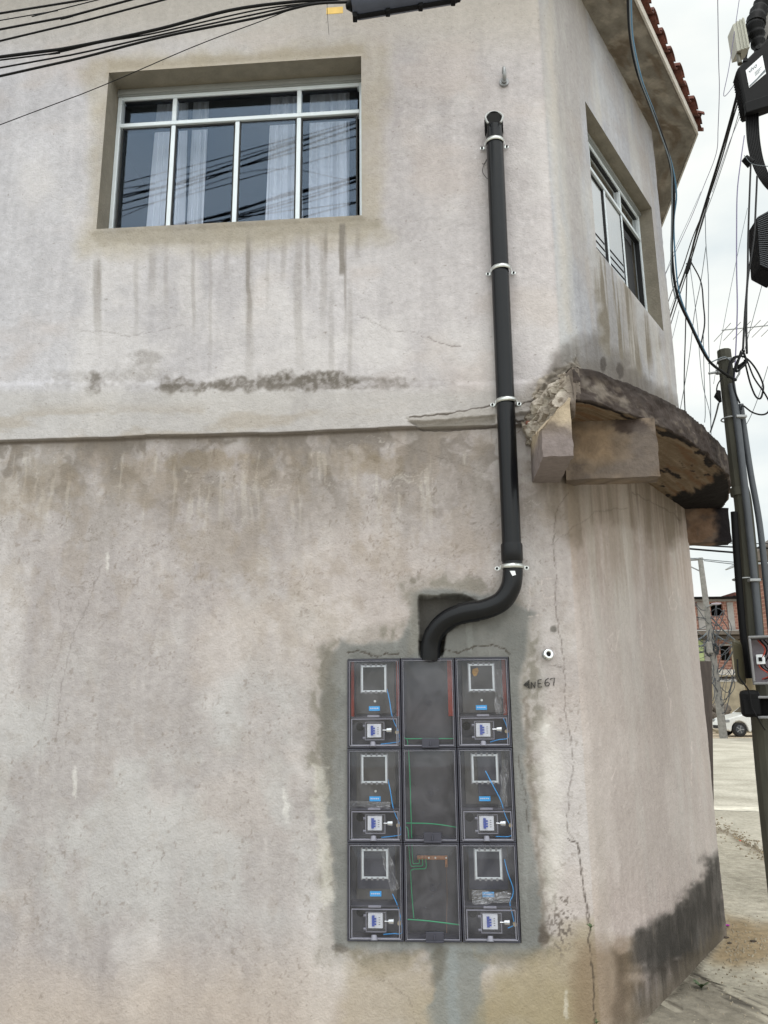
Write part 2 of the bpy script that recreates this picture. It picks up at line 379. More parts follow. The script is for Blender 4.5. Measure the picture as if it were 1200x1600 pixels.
def paint_wall():
    f1 = FC == 1; f2 = FC >= 2
    big = fbm(U * 1.1, Z * 1.1, 5, 1); mid = fbm(U * 5, Z * 4, 5, 9); stk = fbm(U * 22, Z * 1.5, 4, 21); stk2 = fbm(U * 60, Z * 4, 3, 25); fine = fbm(U * 45, Z * 45, 4, 13)
    up_c = np.array([184, 180, 183.]); lo_c = np.array([171, 164, 163.])
    c = np.where(upper[..., None], up_c, lo_c) * np.ones(U.shape + (3,))
    c = c + ((big - .5) * 28)[..., None] * np.array([.95, 1, 1.05]) + ((mid - .5) * 17)[..., None] + ((stk - .5) * 16)[..., None] + ((fine - .5) * 20)[..., None]
    c = c + ((X - 450) / 600 * np.where(upper, 1, .4))[..., None] * np.array([1, -2, -5.]) * (FC == 1)[..., None]
    c = lay(c, (212, 208, 208), sst(.52, .7, fbm(U * 2.2, Z * 1.6, 4, 33)) * .45)
    c = lay(c, (186, 174, 168), sst(.54, .72, fbm(U * 1.7, Z * 2.3, 4, 37)) * .35)
    # ---- upper storey
    olive = (164, 154, 134)
    c = lay(c, (186, 178, 166), f1 * upper * sst(120, 20, Y) * .5)
    c = lay(c, olive, polym(X, Y, [(128, 112), (160, 96), (560, 68), (612, 74), (606, 170), (596, 350), (612, 372), (520, 384), (420, 392), (300, 398), (130, 404), (118, 384), (140, 340), (148, 200)], 16, 15, .025, 2) * f1 * .46 * (.55 + .9 * fbm(U * 6, Z * 6, 4, 5)))
    c = lay(c, (150, 143, 130), polym(X, Y, [(140, 366), (600, 343), (590, 358), (520, 368), (330, 380), (160, 386)], 6, 7, .05, 8) * f1 * .6)
    c = lay(c, (152, 142, 124), polym(X, Y, [(172, 100), (400, 86), (572, 72), (572, 92), (400, 108), (170, 122)], 6, 7, .04, 18) * f1 * .45)
    for x0, y0, y1, wd, st in [(535, 352, 436, 5.5, .95), (541, 352, 560, 3, .45), (511, 356, 420, 4, .5), (506, 356, 560, 8, .25), (483, 358, 480, 5, .35), (468, 360, 620, 9, .28), (390, 366, 556, 5, .55), (392, 370, 700, 9, .2), (445, 362, 470, 6, .22),
                               (304, 380, 560, 4, .3), (262, 385, 520, 5, .2), (240, 385, 480, 8, .25), (215, 400, 560, 5, .2), (155, 400, 560, 9, .4), (158, 400, 470, 5, .3), (330, 375, 640, 4, .18), (420, 370, 520, 4, .18), (560, 350, 420, 5, .3), (356, 372, 450, 6, .22), (548, 440, 680, 5, .2), (520, 440, 660, 6, .16)]:
        wob = (fbm(Y * .02, Y * 0 + x0, 2, 4) - .5) * 5
        wd = wd * (.7 + .6 * fbm(Y * .05, Y * 0 + x0, 3, 6)); mk = (1 - sst(wd * .35, wd, abs(X + (Y - 350) * .003 - x0 + wob))) * sst(y0 - 12, y0 + 34, Y) * (1 - sst(y0 + (y1 - y0) * .45, y1, Y)) * st
        if st > .9: mk = (1 - sst(wd * .5, wd, abs(X - x0 + wob))) * sst(y0 - 3, y0 + 4, Y) * (1 - sst(y1 - 9, y1, Y)) * .8
        c = lay(c, (122, 116, 110), mk * f1 * upper)
    # mould along the step of the day joint
    for px, py, rx, ry, st in [(290, 607, 34, 8, .9), (262, 606, 10, 9, .6), (385, 604, 42, 8, .8), (345, 603, 20, 6, .8), (500, 600, 66, 9, .95), (575, 601, 60, 7, .5), (640, 601, 60, 6, .25), (450, 600, 40, 10, .6), (148, 602, 14, 12, .6), (120, 596, 50, 9, .2), (200, 590, 60, 12, .25), (232, 560, 20, 8, .3)]:
        c = lay(c, (104, 98, 92), blob(X, Y, px, py, rx * 1.15, ry * 1.6, int(px), .75, .06) * st * .85 * f1 * (.55 + .6 * sst(.35, .6, fbm(U * 50, Z * 50, 3, 44))))
    c = lay(c, (172, 168, 164), f1 * upper * sst(606, 622, Y) * .5)
    c = lay(c, (160, 150, 138), f1 * upper * sst(625, 655, Y) * sst(.45, .65, fbm(U * 3, Z * 9, 4, 66)) * .5)
    # weather streaks on the facet
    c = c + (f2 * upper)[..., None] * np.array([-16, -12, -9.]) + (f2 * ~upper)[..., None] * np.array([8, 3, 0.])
    c = lay(c, (168, 158, 150), f2 * sst(.45, .7, fbm(U * 3.5, Z * .8, 4, 51)) * .45)
    c = lay(c, (196, 194, 190), f2 * sst(.52, .72, fbm(U * 5, Z * 1.1, 4, 57)) * .4)
    # ---- lower storey grime, with a painted shadow line under the step
    lo = ~upper
    c = lay(c, (122, 115, 108), f1 * lo * (1 - sst(720, 900, Y + (fbm(U * 7, Z * 1, 3, 71) - .5) * 130)) * (.25 + .75 * sst(.4, .62, fbm(U * 9, Z * 3, 5, 72))) * .5)
    wx = U + (fbm(U * 8, Z * 8, 3, 201) - .5) * .25; wz = Z + (fbm(U * 8 + 40, Z * 8, 3, 203) - .5) * .25
    c = lay(c, (108, 100, 92), f1 * lo * (1 - sst(694, 830, Y + (mid - .5) * 160)) * sst(.48, .62, fbm(wx * 9, wz * 5, 5, 75)) * .55)
    crk = (1 - sst(.0, .016, abs(fbm(wx * 10, wz * 13, 4, 207) - .5))) * sst(.5, .6, fbm(U * 4, Z * 5, 4, 209))
    c = lay(c, (104, 94, 86), f1 * lo * (1 - sst(800, 1150, Y)) * crk * .5)
    c = lay(c, (196, 190, 184), f1 * lo * (1 - sst(740, 950, Y)) * (1 - sst(.0, .014, abs(fbm(wx * 8 + 7, wz * 9, 4, 211) - .52))) * sst(.5, .62, fbm(U * 5, Z * 5, 4, 213)) * .5)
    c = lay(c, (206, 200, 192), f1 * lo * sst(700, 715, Y) * (1 - sst(760, 860, Y)) * sst(.62, .70, fbm(U * 30 + (mid - .5) * 1.5, Z * 2.2, 3, 77)) * .32)
    c = lay(c, (150, 138, 126), f1 * lo * (1 - sst(850, 1150, Y)) * sst(.52, .68, fbm(U * 12, Z * 8, 5, 80)) * .28)
    for cx, cy, rx, ry, st in [(330, 720, 60, 16, .55), (60, 760, 70, 45, .35), (420, 750, 60, 35, .25), (250, 760, 90, 40, .3), (540, 720, 70, 22, .3), (600, 730, 50, 18, .5), (350, 860, 80, 50, .25), (600, 870, 60, 30, .2), (470, 960, 60, 60, .2)]:
        c = lay(c, (132, 118, 98), blob(X, Y, cx, cy, rx, ry, int(cx) + 3, .9, .05) * st * .7 * f1 * lo)
    c = lay(c, (184, 183, 183), f1 * lo * sst(950, 1150, Y) * (1 - sst(1380, 1520, Y)) * (1 - sst(430, 560, X)) * (.3 + .7 * sst(.4, .6, fbm(U * 4, Z * 3, 4, 85))) * .6)
    c = lay(c, (184, 168, 152), f1 * lo * sst(1450, 1600, Y + (mid - .5) * 90) * (1 - sst(520, 640, X)) * .4)
    c = lay(c, (146, 136, 112), f1 * lo * sst(1490, 1600, Y + (mid - .5) * 120) * sst(560, 700, X) * .7)
    c = lay(c, (88, 80, 74), f1 * (1 - sst(.004, .016, abs(Z - ZL + .006))) * .75)  # thin shadow line below the step, painted into the wall colour
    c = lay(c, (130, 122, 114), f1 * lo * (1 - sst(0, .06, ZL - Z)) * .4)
    # mottled pits and worn spots over the whole lower wall
    pit = sst(.70, .76, fbm(U * 55, Z * 42, 3, 91)) * sst(.42, .62, fbm(U * 6, Z * 5, 3, 92))
    c = lay(c, (122, 112, 104), pit * f1 * lo * .38)
    c = lay(c, (120, 112, 104), sst(.88, .92, fbm(U * 60, Z * 60, 2, 95)) * .5)
    c = lay(c, (150, 138, 128), f1 * lo * sst(.56, .66, fbm(U * 14, Z * 11, 5, 96)) * sst(.4, .6, fbm(U * 2, Z * 2, 3, 97)) * .14)
    # mortar patch round the meter boxes
    pc = polym(X, Y, [(530, 1000), (560, 1004), (620, 1000), (648, 960), (640, 925), (670, 918), (735, 922), (800, 935), (830, 960), (822, 1020), (818, 1060), (815, 1120), (824, 1200), (832, 1290), (838, 1370), (850, 1440), (852, 1486), (820, 1496), (700, 1486), (520, 1484), (522, 1380), (506, 1280), (500, 1170), (506, 1060)], 7, 9, .03, 12)
    pcf = fbm(U * 5, Z * 5, 4, 14)
    c = lay(c, (124, 124, 122), pc * f1 * .94)
    c = lay(c, (108, 109, 107), pc * f1 * sst(.42, .62, pcf) * .5); c = lay(c, (146, 148, 146), pc * f1 * sst(.6, .72, fbm(U * 26, Z * 5, 4, 215)) * .4)
    halo = polym(X, Y, [(496, 1010), (560, 985), (640, 970), (622, 905), (735, 900), (800, 925), (842, 960), (846, 1100), (842, 1200), (852, 1300), (862, 1440), (872, 1500), (700, 1520), (500, 1500), (500, 1300), (480, 1180), (488, 1080)], 12, 14, .03, 15)
    c = lay(c, (134, 129, 121), np.clip(halo - pc, 0, 1) * f1 * (.35 + .6 * sst(.42, .6, fbm(U * 22, Z * 16, 4, 217))))
    c = lay(c, (112, 108, 100), polym(X, Y, [(506, 1010), (524, 1020), (524, 1180), (516, 1260), (504, 1240), (500, 1100)], 6, 10, .06, 17) * f1 * .6)
    c = lay(c, (206, 202, 194), np.clip(polym(X, Y, [(486, 1190), (508, 1200), (516, 1320), (520, 1400), (504, 1420), (494, 1300)], 5, 12, .08, 19), 0, 1) * f1 * .5)
    c = lay(c, (116, 108, 100), linem(X, Y, [(822, 1095), (826, 1160), (834, 1230), (838, 1300), (844, 1370), (848, 1430), (853, 1470)], 3.5, 8, .09, 3, 20) * f1 * .6)
    c = lay(c, (84, 76, 70), blob(X, Y, 850, 1462, 9, 22, 22, .7, .1) * f1 * .8)
    c = lay(c, (84, 78, 72), blob(X, Y, 532, 1482, 14, 7, 24, .7, .1) * f1 * .5)
    # damp column under the boxes
    c = lay(c, (128, 130, 128), polym(X, Y, [(668, 1478), (764, 1482), (752, 1530), (760, 1610), (676, 1610), (660, 1580), (682, 1540)], 7, 14, .04, 27) * f1 * .85)
    c = lay(c, (142, 148, 150), polym(X, Y, [(694, 1480), (716, 1480), (714, 1540), (720, 1610), (700, 1610)], 6, 8, .05, 28) * f1 * .6)
    c = lay(c, (102, 98, 90), polym(X, Y, [(678, 1480), (696, 1480), (692, 1530), (672, 1540), (676, 1510)], 5, 8, .06, 29) * f1 * .6)
    c = lay(c, (128, 120, 104), polym(X, Y, [(545, 1486), (660, 1488), (640, 1512), (600, 1525), (560, 1520)], 9, 16, .05, 30) * f1 * .6)
    c = lay(c, (140, 132, 116), polym(X, Y, [(740, 1486), (850, 1488), (840, 1510), (760, 1506)], 9, 12, .05, 31) * f1 * .5)
    c = lay(c, (168, 156, 138), polym(X, Y, [(540, 1510), (672, 1500), (668, 1600), (520, 1610)], 16, 18, .03, 32) * f1 * .6)
    c = lay(c, (152, 138, 108), polym(X, Y, [(770, 1530), (930, 1440), (932, 1610), (740, 1610)], 22, 20, .02, 34) * f1 * .55)
    # niche above the boxes: stain beside it, recess shade painted in dark
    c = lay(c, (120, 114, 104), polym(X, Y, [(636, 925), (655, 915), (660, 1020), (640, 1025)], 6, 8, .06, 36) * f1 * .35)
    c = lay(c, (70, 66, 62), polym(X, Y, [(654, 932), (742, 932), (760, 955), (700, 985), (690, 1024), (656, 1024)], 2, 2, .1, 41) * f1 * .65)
    c = lay(c, (136, 130, 122), blob(X, Y, 745, 915, 16, 10, 38, .8, .1) * f1 * .8)
    c = lay(c, (128, 122, 114), blob(X, Y, 645, 907, 6, 6, 39, .2) * f1 * .9)
    c = lay(c, (108, 104, 100), blob(X, Y, 865, 983, 6, 6, 40, .2) * .9)
    # black specks on the right of the patch
    c = lay(c, (96, 88, 82), polym(X, Y, [(864, 1390), (890, 1400), (898, 1470), (876, 1500), (858, 1440)], 12, 12, .05, 42) * sst(.55, .62, fbm(U * 90, Z * 70, 3, 43)) * .8)
    c = lay(c, (214, 210, 204), polym(X, Y, [(838, 1130), (870, 1110), (880, 1300), (870, 1420), (850, 1400), (840, 1280)], 12, 16, .04, 45) * f1 * .45)
    # white scuffs
    for cx, cy, rx, ry in [(447, 1262, 6, 22), (443, 1240, 3, 9), (117, 1222, 4, 24), (884, 1575, 4, 26), (168, 880, 3, 20), (941, 1578, 4, 6), (852, 1142, 7, 12)]:
        c = lay(c, (226, 224, 220), blob(X, Y, cx, cy, rx, ry, int(cx), .8, .15) * .42)
    # broken joint next to the pipe
    c = lay(c, (160, 154, 148), .5 * polym(X, Y, [(634, 653), (700, 646), (774, 640), (778, 660), (700, 668), (640, 668)], 2, 3, .06, 46) * f1 * .8)
    c = lay(c, (128, 122, 114), polym(X, Y, [(640, 664), (700, 661), (776, 655), (776, 664), (700, 670), (660, 671)], 2, 3, .08, 48) * f1 * .55)
    c = lay(c, (120, 112, 104), polym(X, Y, [(800, 620), (850, 590), (900, 560), (1000, 590), (1050, 650), (900, 640), (830, 672)], 12, 14, .04, 52) * .45)
    rb = polym(X, Y, [(828, 640), (834, 606), (856, 584), (895, 562), (895, 640), (842, 668)], 3, 8, .08, 77)
    c = lay(c, (176, 166, 152), rb * .8); c = lay(c, (120, 108, 96), rb * sst(.5, .62, fbm(U * 30, Z * 30, 4, 79)) * .7)
    # soot over and under the balcony
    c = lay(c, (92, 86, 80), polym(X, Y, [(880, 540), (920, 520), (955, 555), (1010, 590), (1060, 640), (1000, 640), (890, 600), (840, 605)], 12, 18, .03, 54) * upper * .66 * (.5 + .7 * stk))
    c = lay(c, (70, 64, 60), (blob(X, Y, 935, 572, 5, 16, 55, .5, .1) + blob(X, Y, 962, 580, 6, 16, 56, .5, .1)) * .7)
    c = lay(c, (124, 117, 107), polym(X, Y, [(926, 395), (990, 470), (1025, 540), (1000, 590), (950, 560), (925, 500)], 14, 16, .03, 58) * upper * f2 * (.3 + .9 * sst(.4, .65, fbm(U * 14, Z * 1.2, 3, 59))))
    c = lay(c, (112, 101, 90), polym(X, Y, [(840, 740), (1075, 735), (1078, 800), (1040, 850), (960, 810), (900, 850), (850, 800)], 16, 25, .025, 61) * lo * .65 * (.4 + .9 * sst(.35, .65, fbm(U * 13, Z * 1.0, 3, 62))))
    c = lay(c, (132, 118, 102), f2 * lo * (1 - sst(800, 1000, Y + (stk - .5) * 220)) * .35)
    c = lay(c, (180, 172, 168), f2 * lo * sst(880, 980, Y) * (1 - sst(1300, 1450, Y)) * .5)
    # mould at the foot of the facet
    gz = sst(.3, .66, fbm(U * 9, Z * 6, 5, 64) * .7 + .3 * fbm(U * 24, Z * 3, 3, 65))
    bm_ = polym(X, Y, [(968, 1500), (990, 1466), (1030, 1432), (1070, 1404), (1094, 1370), (1112, 1336), (1124, 1330), (1140, 1445), (1092, 1510), (1058, 1506), (1030, 1530), (1000, 1520), (975, 1530)], 14, 20, .05, 65)
    c = lay(c, (56, 53, 50), bm_ * (.74 + .22 * gz)); c = lay(c, (128, 118, 106), bm_ * sst(.68, .8, fbm(U * 34, Z * 4.5, 3, 164)) * sst(1380, 1500, Y) * .4)
    c = lay(c, (66, 60, 54), polym(X, Y, [(1040, 1500), (1100, 1480), (1132, 1448), (1090, 1524), (1070, 1535), (1030, 1575), (985, 1600), (975, 1540)], 8, 12, .06, 67) * (.45 + .45 * gz))
    c = lay(c, (128, 110, 90), polym(X, Y, [(905, 1480), (985, 1470), (1000, 1540), (1000, 1610), (900, 1610)], 18, 18, .03, 68) * .7)
    c = lay(c, (90, 78, 66), polym(X, Y, [(958, 1480), (976, 1490), (980, 1600), (958, 1600), (966, 1530)], 6, 8, .05, 69) * .55)
    c = lay(c, (110, 100, 86), f2 * lo * (1 - sst(.02, .16, Z + (stk - .5) * .12)) * .6)
    # fold arris a touch lighter
    c = lay(c, (206, 196, 184), linem(X, Y, [(851, 0), (864, 300), (882, 520)], 5, 4, .02, 5, 73) * .35)
    # cracks
    ck = np.zeros_like(X)
    ck = np.maximum(ck, linem(X, Y, [(888, 770), (868, 800), (864, 850), (870, 900), (866, 940), (874, 990), (880, 1030), (884, 1062), (881, 1110), (892, 1150), (896, 1200), (889, 1232), (886, 1300), (903, 1320), (912, 1390), (920, 1450)], .6, 3, .1, .8, 101) * .42)
    ck = np.maximum(ck, linem(X, Y, [(886, 1310), (904, 1318), (908, 1360), (914, 1400), (922, 1450), (920, 1470), (926, 1520), (930, 1600)], .9, 3, .1, .9, 103) * .8)
    ck = np.maximum(ck, linem(X, Y, [(545, 1020), (560, 1018), (590, 1026), (605, 1021), (625, 1022)], .9, 3, .2, .7, 105) * .8)
    ck = np.maximum(ck, linem(X, Y, [(690, 1015), (715, 1020), (745, 1010), (770, 1008), (790, 1016), (798, 1024)], .9, 3, .2, .7, 107) * .8)
    ck = np.maximum(ck, linem(X, Y, [(640, 655), (700, 650), (770, 636)], 1.2, 2, .1, .8, 109) * .7)
    ck = np.maximum(ck, linem(X, Y, [(800, 640), (818, 632), (835, 628)], 1.2, 3, .1, .8, 111) * .8)
    ck = np.maximum(ck, linem(X, Y, [(800, 655), (820, 660), (838, 655)], 2.0, 4, .1, 1, 112) * .9)
    for pts, st in [([(160, 880), (138, 940), (112, 1000), (96, 1080), (88, 1150), (94, 1200)], .2), ([(120, 517), (200, 527), (240, 520), (285, 510)], .2), ([(560, 495), (610, 520), (660, 522)], .25), ([(660, 525), (690, 540), (720, 543)], .4), ([(80, 890), (100, 990), (75, 1080), (60, 1200), (70, 1300)], .12),
                    ([(860, 850), (930, 800), (980, 795)], .25), ([(990, 770), (1050, 800), (1062, 812)], .35), ([(860, 1040), (884, 1046)], .4), ([(620, 690), (700, 720), (770, 740)], .2), ([(810, 1180), (820, 1240), (826, 1300)], .5), ([(560, 1500), (640, 1560), (650, 1600)], .25)]:
        ck = np.maximum(ck, linem(X, Y, pts, .6, 4, .09, .7, int(pts[0][0])) * st)
    c = lay(c, (62, 54, 48), ck)
    # chalk scribbles
    ch = np.zeros_like(X)
    for pts in [[(848, 905), (846, 925), (852, 935), (866, 932)], [(850, 903), (866, 905)], [(828, 912), (829, 935), (826, 955)], [(825, 965), (848, 960)], [(1052, 925), (1046, 935), (1048, 950), (1056, 952), (1060, 943), (1052, 938)], [(1060, 920), (1064, 945)],
                [(958, 990), (950, 1000), (952, 1012), (958, 1016)], [(968, 985), (962, 1015)], [(1030, 1020), (1036, 1050), (1044, 1080)], [(1082, 1160), (1080, 1230)], [(962, 1200), (956, 1222), (962, 1230)], [(1000, 960), (1004, 1010)], [(1046, 1090), (1050, 1120)]]:
        ch = np.maximum(ch, linem(X, Y, pts, .9, 2, .1, .8, 7))
    c = lay(c, (214, 202, 198), ch * .55 * sst(.3, .5, fbm(U * 80, Z * 80, 2, 8)))
    return c, ck, pc * f1
C_, CK, PATCH = paint_wall()
def relief():
    f1 = FC == 1
    h = (fbm(U * 3, Z * 3, 4, 2) - .5) * .012 + (fbm(U * 18, Z * 18, 4, 6) - .5) * .004 + (fbm(U * 60, Z * 60, 2, 7) - .5) * .0016
    h = h + upper * .03 * (FC < 3)
    h = h + upper * f1 * .010 * (1 - sst(596, 606, Y - (fbm(U * 9, U * 0, 3, 11) - .5) * 10)) * -1 + 0
    h = h + polym(X, Y, [(826, 640), (832, 606), (856, 582), (895, 560), (895, 640), (842, 668)], 4, 8, .08, 77) * (.008 + (fbm(U * 34, Z * 34, 4, 78) - .5) * .07)
    h = h + PATCH * .004 - CK * .003
    # peeled joint by the pipe
    h = h - polym(X, Y, [(640, 662), (700, 659), (776, 653), (776, 668), (700, 674), (660, 673)], 1.5, 3, .08, 48) * f1 * .022
    h = h + polym(X, Y, [(634, 653), (700, 646), (774, 640), (778, 656), (700, 662), (640, 664)], 1.5, 3, .06, 46) * f1 * .005
    h = h - polym(X, Y, [(802, 650), (836, 645), (838, 662), (802, 664)], 1.5, 5, .1, 49) * f1 * .03
    # niche the elbow runs into
    h = h - polym(X, Y, [(654, 932), (720, 930), (752, 942), (764, 956), (720, 972), (696, 990), (692, 1030), (656, 1030)], 1.2, 2.5, .06, 41) * f1 * .085
    h = h + blob(X, Y, 735, 940, 40, 5, 3, .3) * f1 * .006
    # keep opening edges clean
    def rectd(T, s0_, s1_, z0, z1): return np.maximum(np.maximum(s0_ - T, T - s1_), np.maximum(z0 - Z, Z - z1))
    k = np.ones_like(h)
    for (a, b, c0, c1, o) in [(-1.70, -.11, 4.357, 5.455, 0), (.66, 2.145, 4.42, 5.52, 10), (-.196, .628, .487, 1.813, 0)]:
        k = np.minimum(k, np.clip(rectd(S - o, a, b, c0, c1) / .03, 0, 1))
    base = np.where(upper & (FC < 3), .03, 0)
    return base + (h - base) * k
H = relief()
G = G + NN[:, None, :] * H[..., None]
sm = .5 * (S[:-1, :-1] + S[1:, 1:]); zm = .5 * (Z[:-1, :-1] + Z[1:, 1:])
def inside(a, b, c0, c1): return (sm > a) & (sm < b) & (zm > c0) & (zm < c1)
keep = ~(inside(-1.70, -.11, 4.357, 5.455) | inside(10.66, 12.145, 4.42, 5.52) | inside(-.196, .628, .487, 1.813))
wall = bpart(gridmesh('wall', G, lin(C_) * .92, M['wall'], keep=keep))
# rest of the shell: side, back, floors, flat roof core
mb = MB()
a = P0 + d1 * -7; b = CN + d3 * 9
mb.prism([(a[0] + .01, a[1] + .01), (a[0] + .4, 15), (b[0] - .02, b[1])], (1, 0, 0), (0, 1, 0), (0, 0, 6.44), (0, 0, .1))
mb.add([(a[0], a[1], -.3), (a[0] + .3, 15, -.3), (a[0] + .3, 15, 6.5), (a[0], a[1], 6.5)], [(0, 1, 2, 3)])
mb.add([(a[0] + .3, 15, -.3), (b[0], b[1], -.3), (b[0], b[1], 6.5), (a[0] + .3, 15, 6.5)], [(0, 1, 2, 3)])
mb.prism([(a[0] + .1, a[1] + .12), (a[0] + .4, 14.9), (b[0] - .1, b[1]), (CN[0] - .15, CN[1] - .05), (FD[0] - .15, FD[1] + .16)], (1, 0, 0), (0, 1, 0), (0, 0, 3.0), (0, 0, .12))
bpart(mb.build('rear_wall', M['reveal']))

# window reveals (deep jambs of raw mortar)
def reveal(fn, s0, s1_, z0, z1, dep, front=.03, nm='window_reveal', mt='reveal'):
    k = MB()
    o = [fn(s0, z0, front), fn(s1_, z0, front), fn(s1_, z1, front), fn(s0, z1, front)]
    i = [fn(s0, z0, -dep), fn(s1_, z0, -dep), fn(s1_, z1, -dep), fn(s0, z1, -dep)]
    e = .09
    oo = [fn(s0 - e, z0 - e, -.03), fn(s1_ + e, z0 - e, -.03), fn(s1_ + e, z1 + e, -.03), fn(s0 - e, z1 + e, -.03)]
    ii = [fn(s0 - e, z0 - e, -dep), fn(s1_ + e, z0 - e, -dep), fn(s1_ + e, z1 + e, -dep), fn(s0 - e, z1 + e, -dep)]
    vs = o + i + oo + ii
    fs = []
    for q in range(4):
        r_ = (q + 1) % 4; fs += [(q, r_, 4 + r_, 4 + q), (8 + q, 8 + r_, 12 + r_, 12 + q), (4 + q, 4 + r_, 12 + r_, 12 + q), ]
    k.add(vs, fs); return bpart(k.build(nm, M[mt]))
reveal(wl, -1.70, -.11, 4.357, 5.455, .20)
reveal(w2l, .66, 2.145, 4.42, 5.52, .16)
reveal(wl, -.196, .628, .487, 1.813, .15, 0, 'meter_recess')

# windows ---------------------------------------------------------------
def bar(k, fn, s0, s1_, z0, z1, o0, o1):
    k.hexa([fn(s0, z0, o0), fn(s1_, z0, o0), fn(s1_, z0, o1), fn(s0, z0, o1)], [fn(s0, z1, o0), fn(s1_, z1, o0), fn(s1_, z1, o1), fn(s0, z1, o1)])
def window(fn, s0, s1_, z0, z1, dep, mul, zt, gm, lab, skip=None, topm=None, room=2.4):
    f = MB(); w_ = .028; D = -dep
    topm = topm or [mul[0], mul[-1]]
    bar(f, fn, s0 + .002, s0 + w_, z0 + .002, z1 - .05, D - .06, D)
    bar(f, fn, s1_ - w_, s1_ - .002, z0 + .002, z1 - .05, D - .06, D)
    bar(f, fn, s0 + w_, s1_ - w_, z0 + .002, z0 + .025, D - .055, D)
    bar(f, fn, s0 + w_, s1_ - w_, z1 - .075, z1 - .05, D - .055, D - .002)
    bar(f, fn, s0 + w_, s1_ - w_, zt - .0135, zt + .0135, D - .055, D + .002)
    for q in mul: bar(f, fn, q - .0135, q + .0135, z0 + .025, zt - .017, D - .05, D - .004)
    for q in topm: bar(f, fn, q - .014, q + .014, zt + .017, z1 - .076, D - .05, D - .004)
    fr = bpart(f.build('window', M['alu'], bevel=.003)); fr['label'] = lab
    h = MB(); bar(h, fn, s0 + .002, s1_ - .002, z1 - .05, z1 - .002, D - .06, D + .01); bar(h, fn, s0 + .004, s1_ - .004, z1 - .045, z1 - .025, D + .0101, D + .018)
    def sub(o): o.parent = fr; return o
    sub(h.build('head_rail', M['alu_dull']))
    se = MB(); edges = [s0 + w_] + list(mul) + [s1_ - w_]
    gl = MB()
    for i in range(len(edges) - 1):
        a_, b_ = edges[i] + .015, edges[i + 1] - .015
        for (x0, x1) in ((a_, a_ + .008), (b_ - .008, b_)): bar(se, fn, x0, x1, z0 + .026, zt - .017, D - .045, D - .009)
        bar(se, fn, a_, b_, zt - .028, zt - .018, D - .045, D - .012)
        if skip is None or i not in skip:
            bar(gl, fn, a_, b_, z0 + .026, zt - .02, D - .016 - .006 * (i % 2), D - .012 - .006 * (i % 2))
    edges = [s0 + w_] + list(topm) + [s1_ - w_]
    for i in range(len(edges) - 1):
        bar(gl, fn, edges[i] + .014, edges[i + 1] - .014, zt + .018, z1 - .077, D - .030, D - .026)
        bar(se, fn, edges[i] + .014, edges[i + 1] - .014, z1 - .084, z1 - .077, D - .045, D - .012)
    sub(se.build('seal', M['rubber'])); sub(gl.build('pane', gm))
    return fr
win1 = window(wl, -1.70, -.11, 4.357, 5.455, .125, [-1.325, -.912, -.52], 5.192, M['glass'], 'wide aluminium window with four lower panes and white curtains')
win2 = window(w2l, .66, 2.145, 4.42, 5.52, .075, [.95, 1.28, 1.66], 5.25, M['glass_side'], 'aluminium side window mirroring the bright sky', skip=[3], topm=[1.0, 1.66])
k = MB(); bar(k, w2l, 1.70, 2.10, 4.45, 5.22, -.155, -.150)
o = k.build('insect_screen', M['screen']); o.parent = win2
def curtain(parent, fn, s0, s1_, z0, z1, off, amp=.025, fr=60, seed=0, lean=0):
    nuu, nvv = 90, 14
    u_ = np.linspace(0, 1, nuu); v_ = np.linspace(0, 1, nvv); P = np.zeros((nuu, nvv, 3))
    for i, a_ in enumerate(u_):
        for j, b_ in enumerate(v_):
            s = s0 + (s1_ - s0) * a_ + lean * (1 - b_) * (a_ - .5)
            w_ = math.sin(a_ * (s1_ - s0) * fr + seed + 2.5 * math.sin(a_ * 5 + seed)) * amp * (1 - .3 * b_) + .012 * math.sin(a_ * 37 + seed + b_ * 2)
            P[i, j] = fn(s, z0 + (z1 - z0) * b_, off + w_)
    o = gridmesh('curtain', P, np.ones((nuu, nvv, 3)), M['curtain']); o.parent = parent; return o
curtain(win1, wl, -1.50, -1.30, 4.3, 5.72, -.30, seed=1, lean=.06)
curtain(win1, wl, -1.27, -1.16, 4.3, 5.72, -.30, seed=2)
curtain(win1, wl, -.74, -.54, 4.3, 5.72, -.30, seed=3, lean=.05)
curtain(win1, wl, -.48, -.22, 4.3, 5.72, -.30, seed=4)
curtain(win2, w2l, 1.0, 1.2, 4.3, 5.48, -.30, seed=5)
# rooms behind the windows
k = MB()
def room(fn, s0, s1_, z0, z1, o0, o1):
    vs = [fn(s0, z0, o0), fn(s1_, z0, o0), fn(s1_, z1, o0), fn(s0, z1, o0), fn(s0, z0, o1), fn(s1_, z0, o1), fn(s1_, z1, o1), fn(s0, z1, o1)]
    k.add(vs, [(0, 1, 5, 4), (1, 2, 6, 5), (2, 3, 7, 6), (3, 0, 4, 7), (4, 5, 6, 7)])
room(wl, -2.2, .55, 3.25, 6.0, -.24, -2.6)
bpart(k.build('room_interior', M['room']))

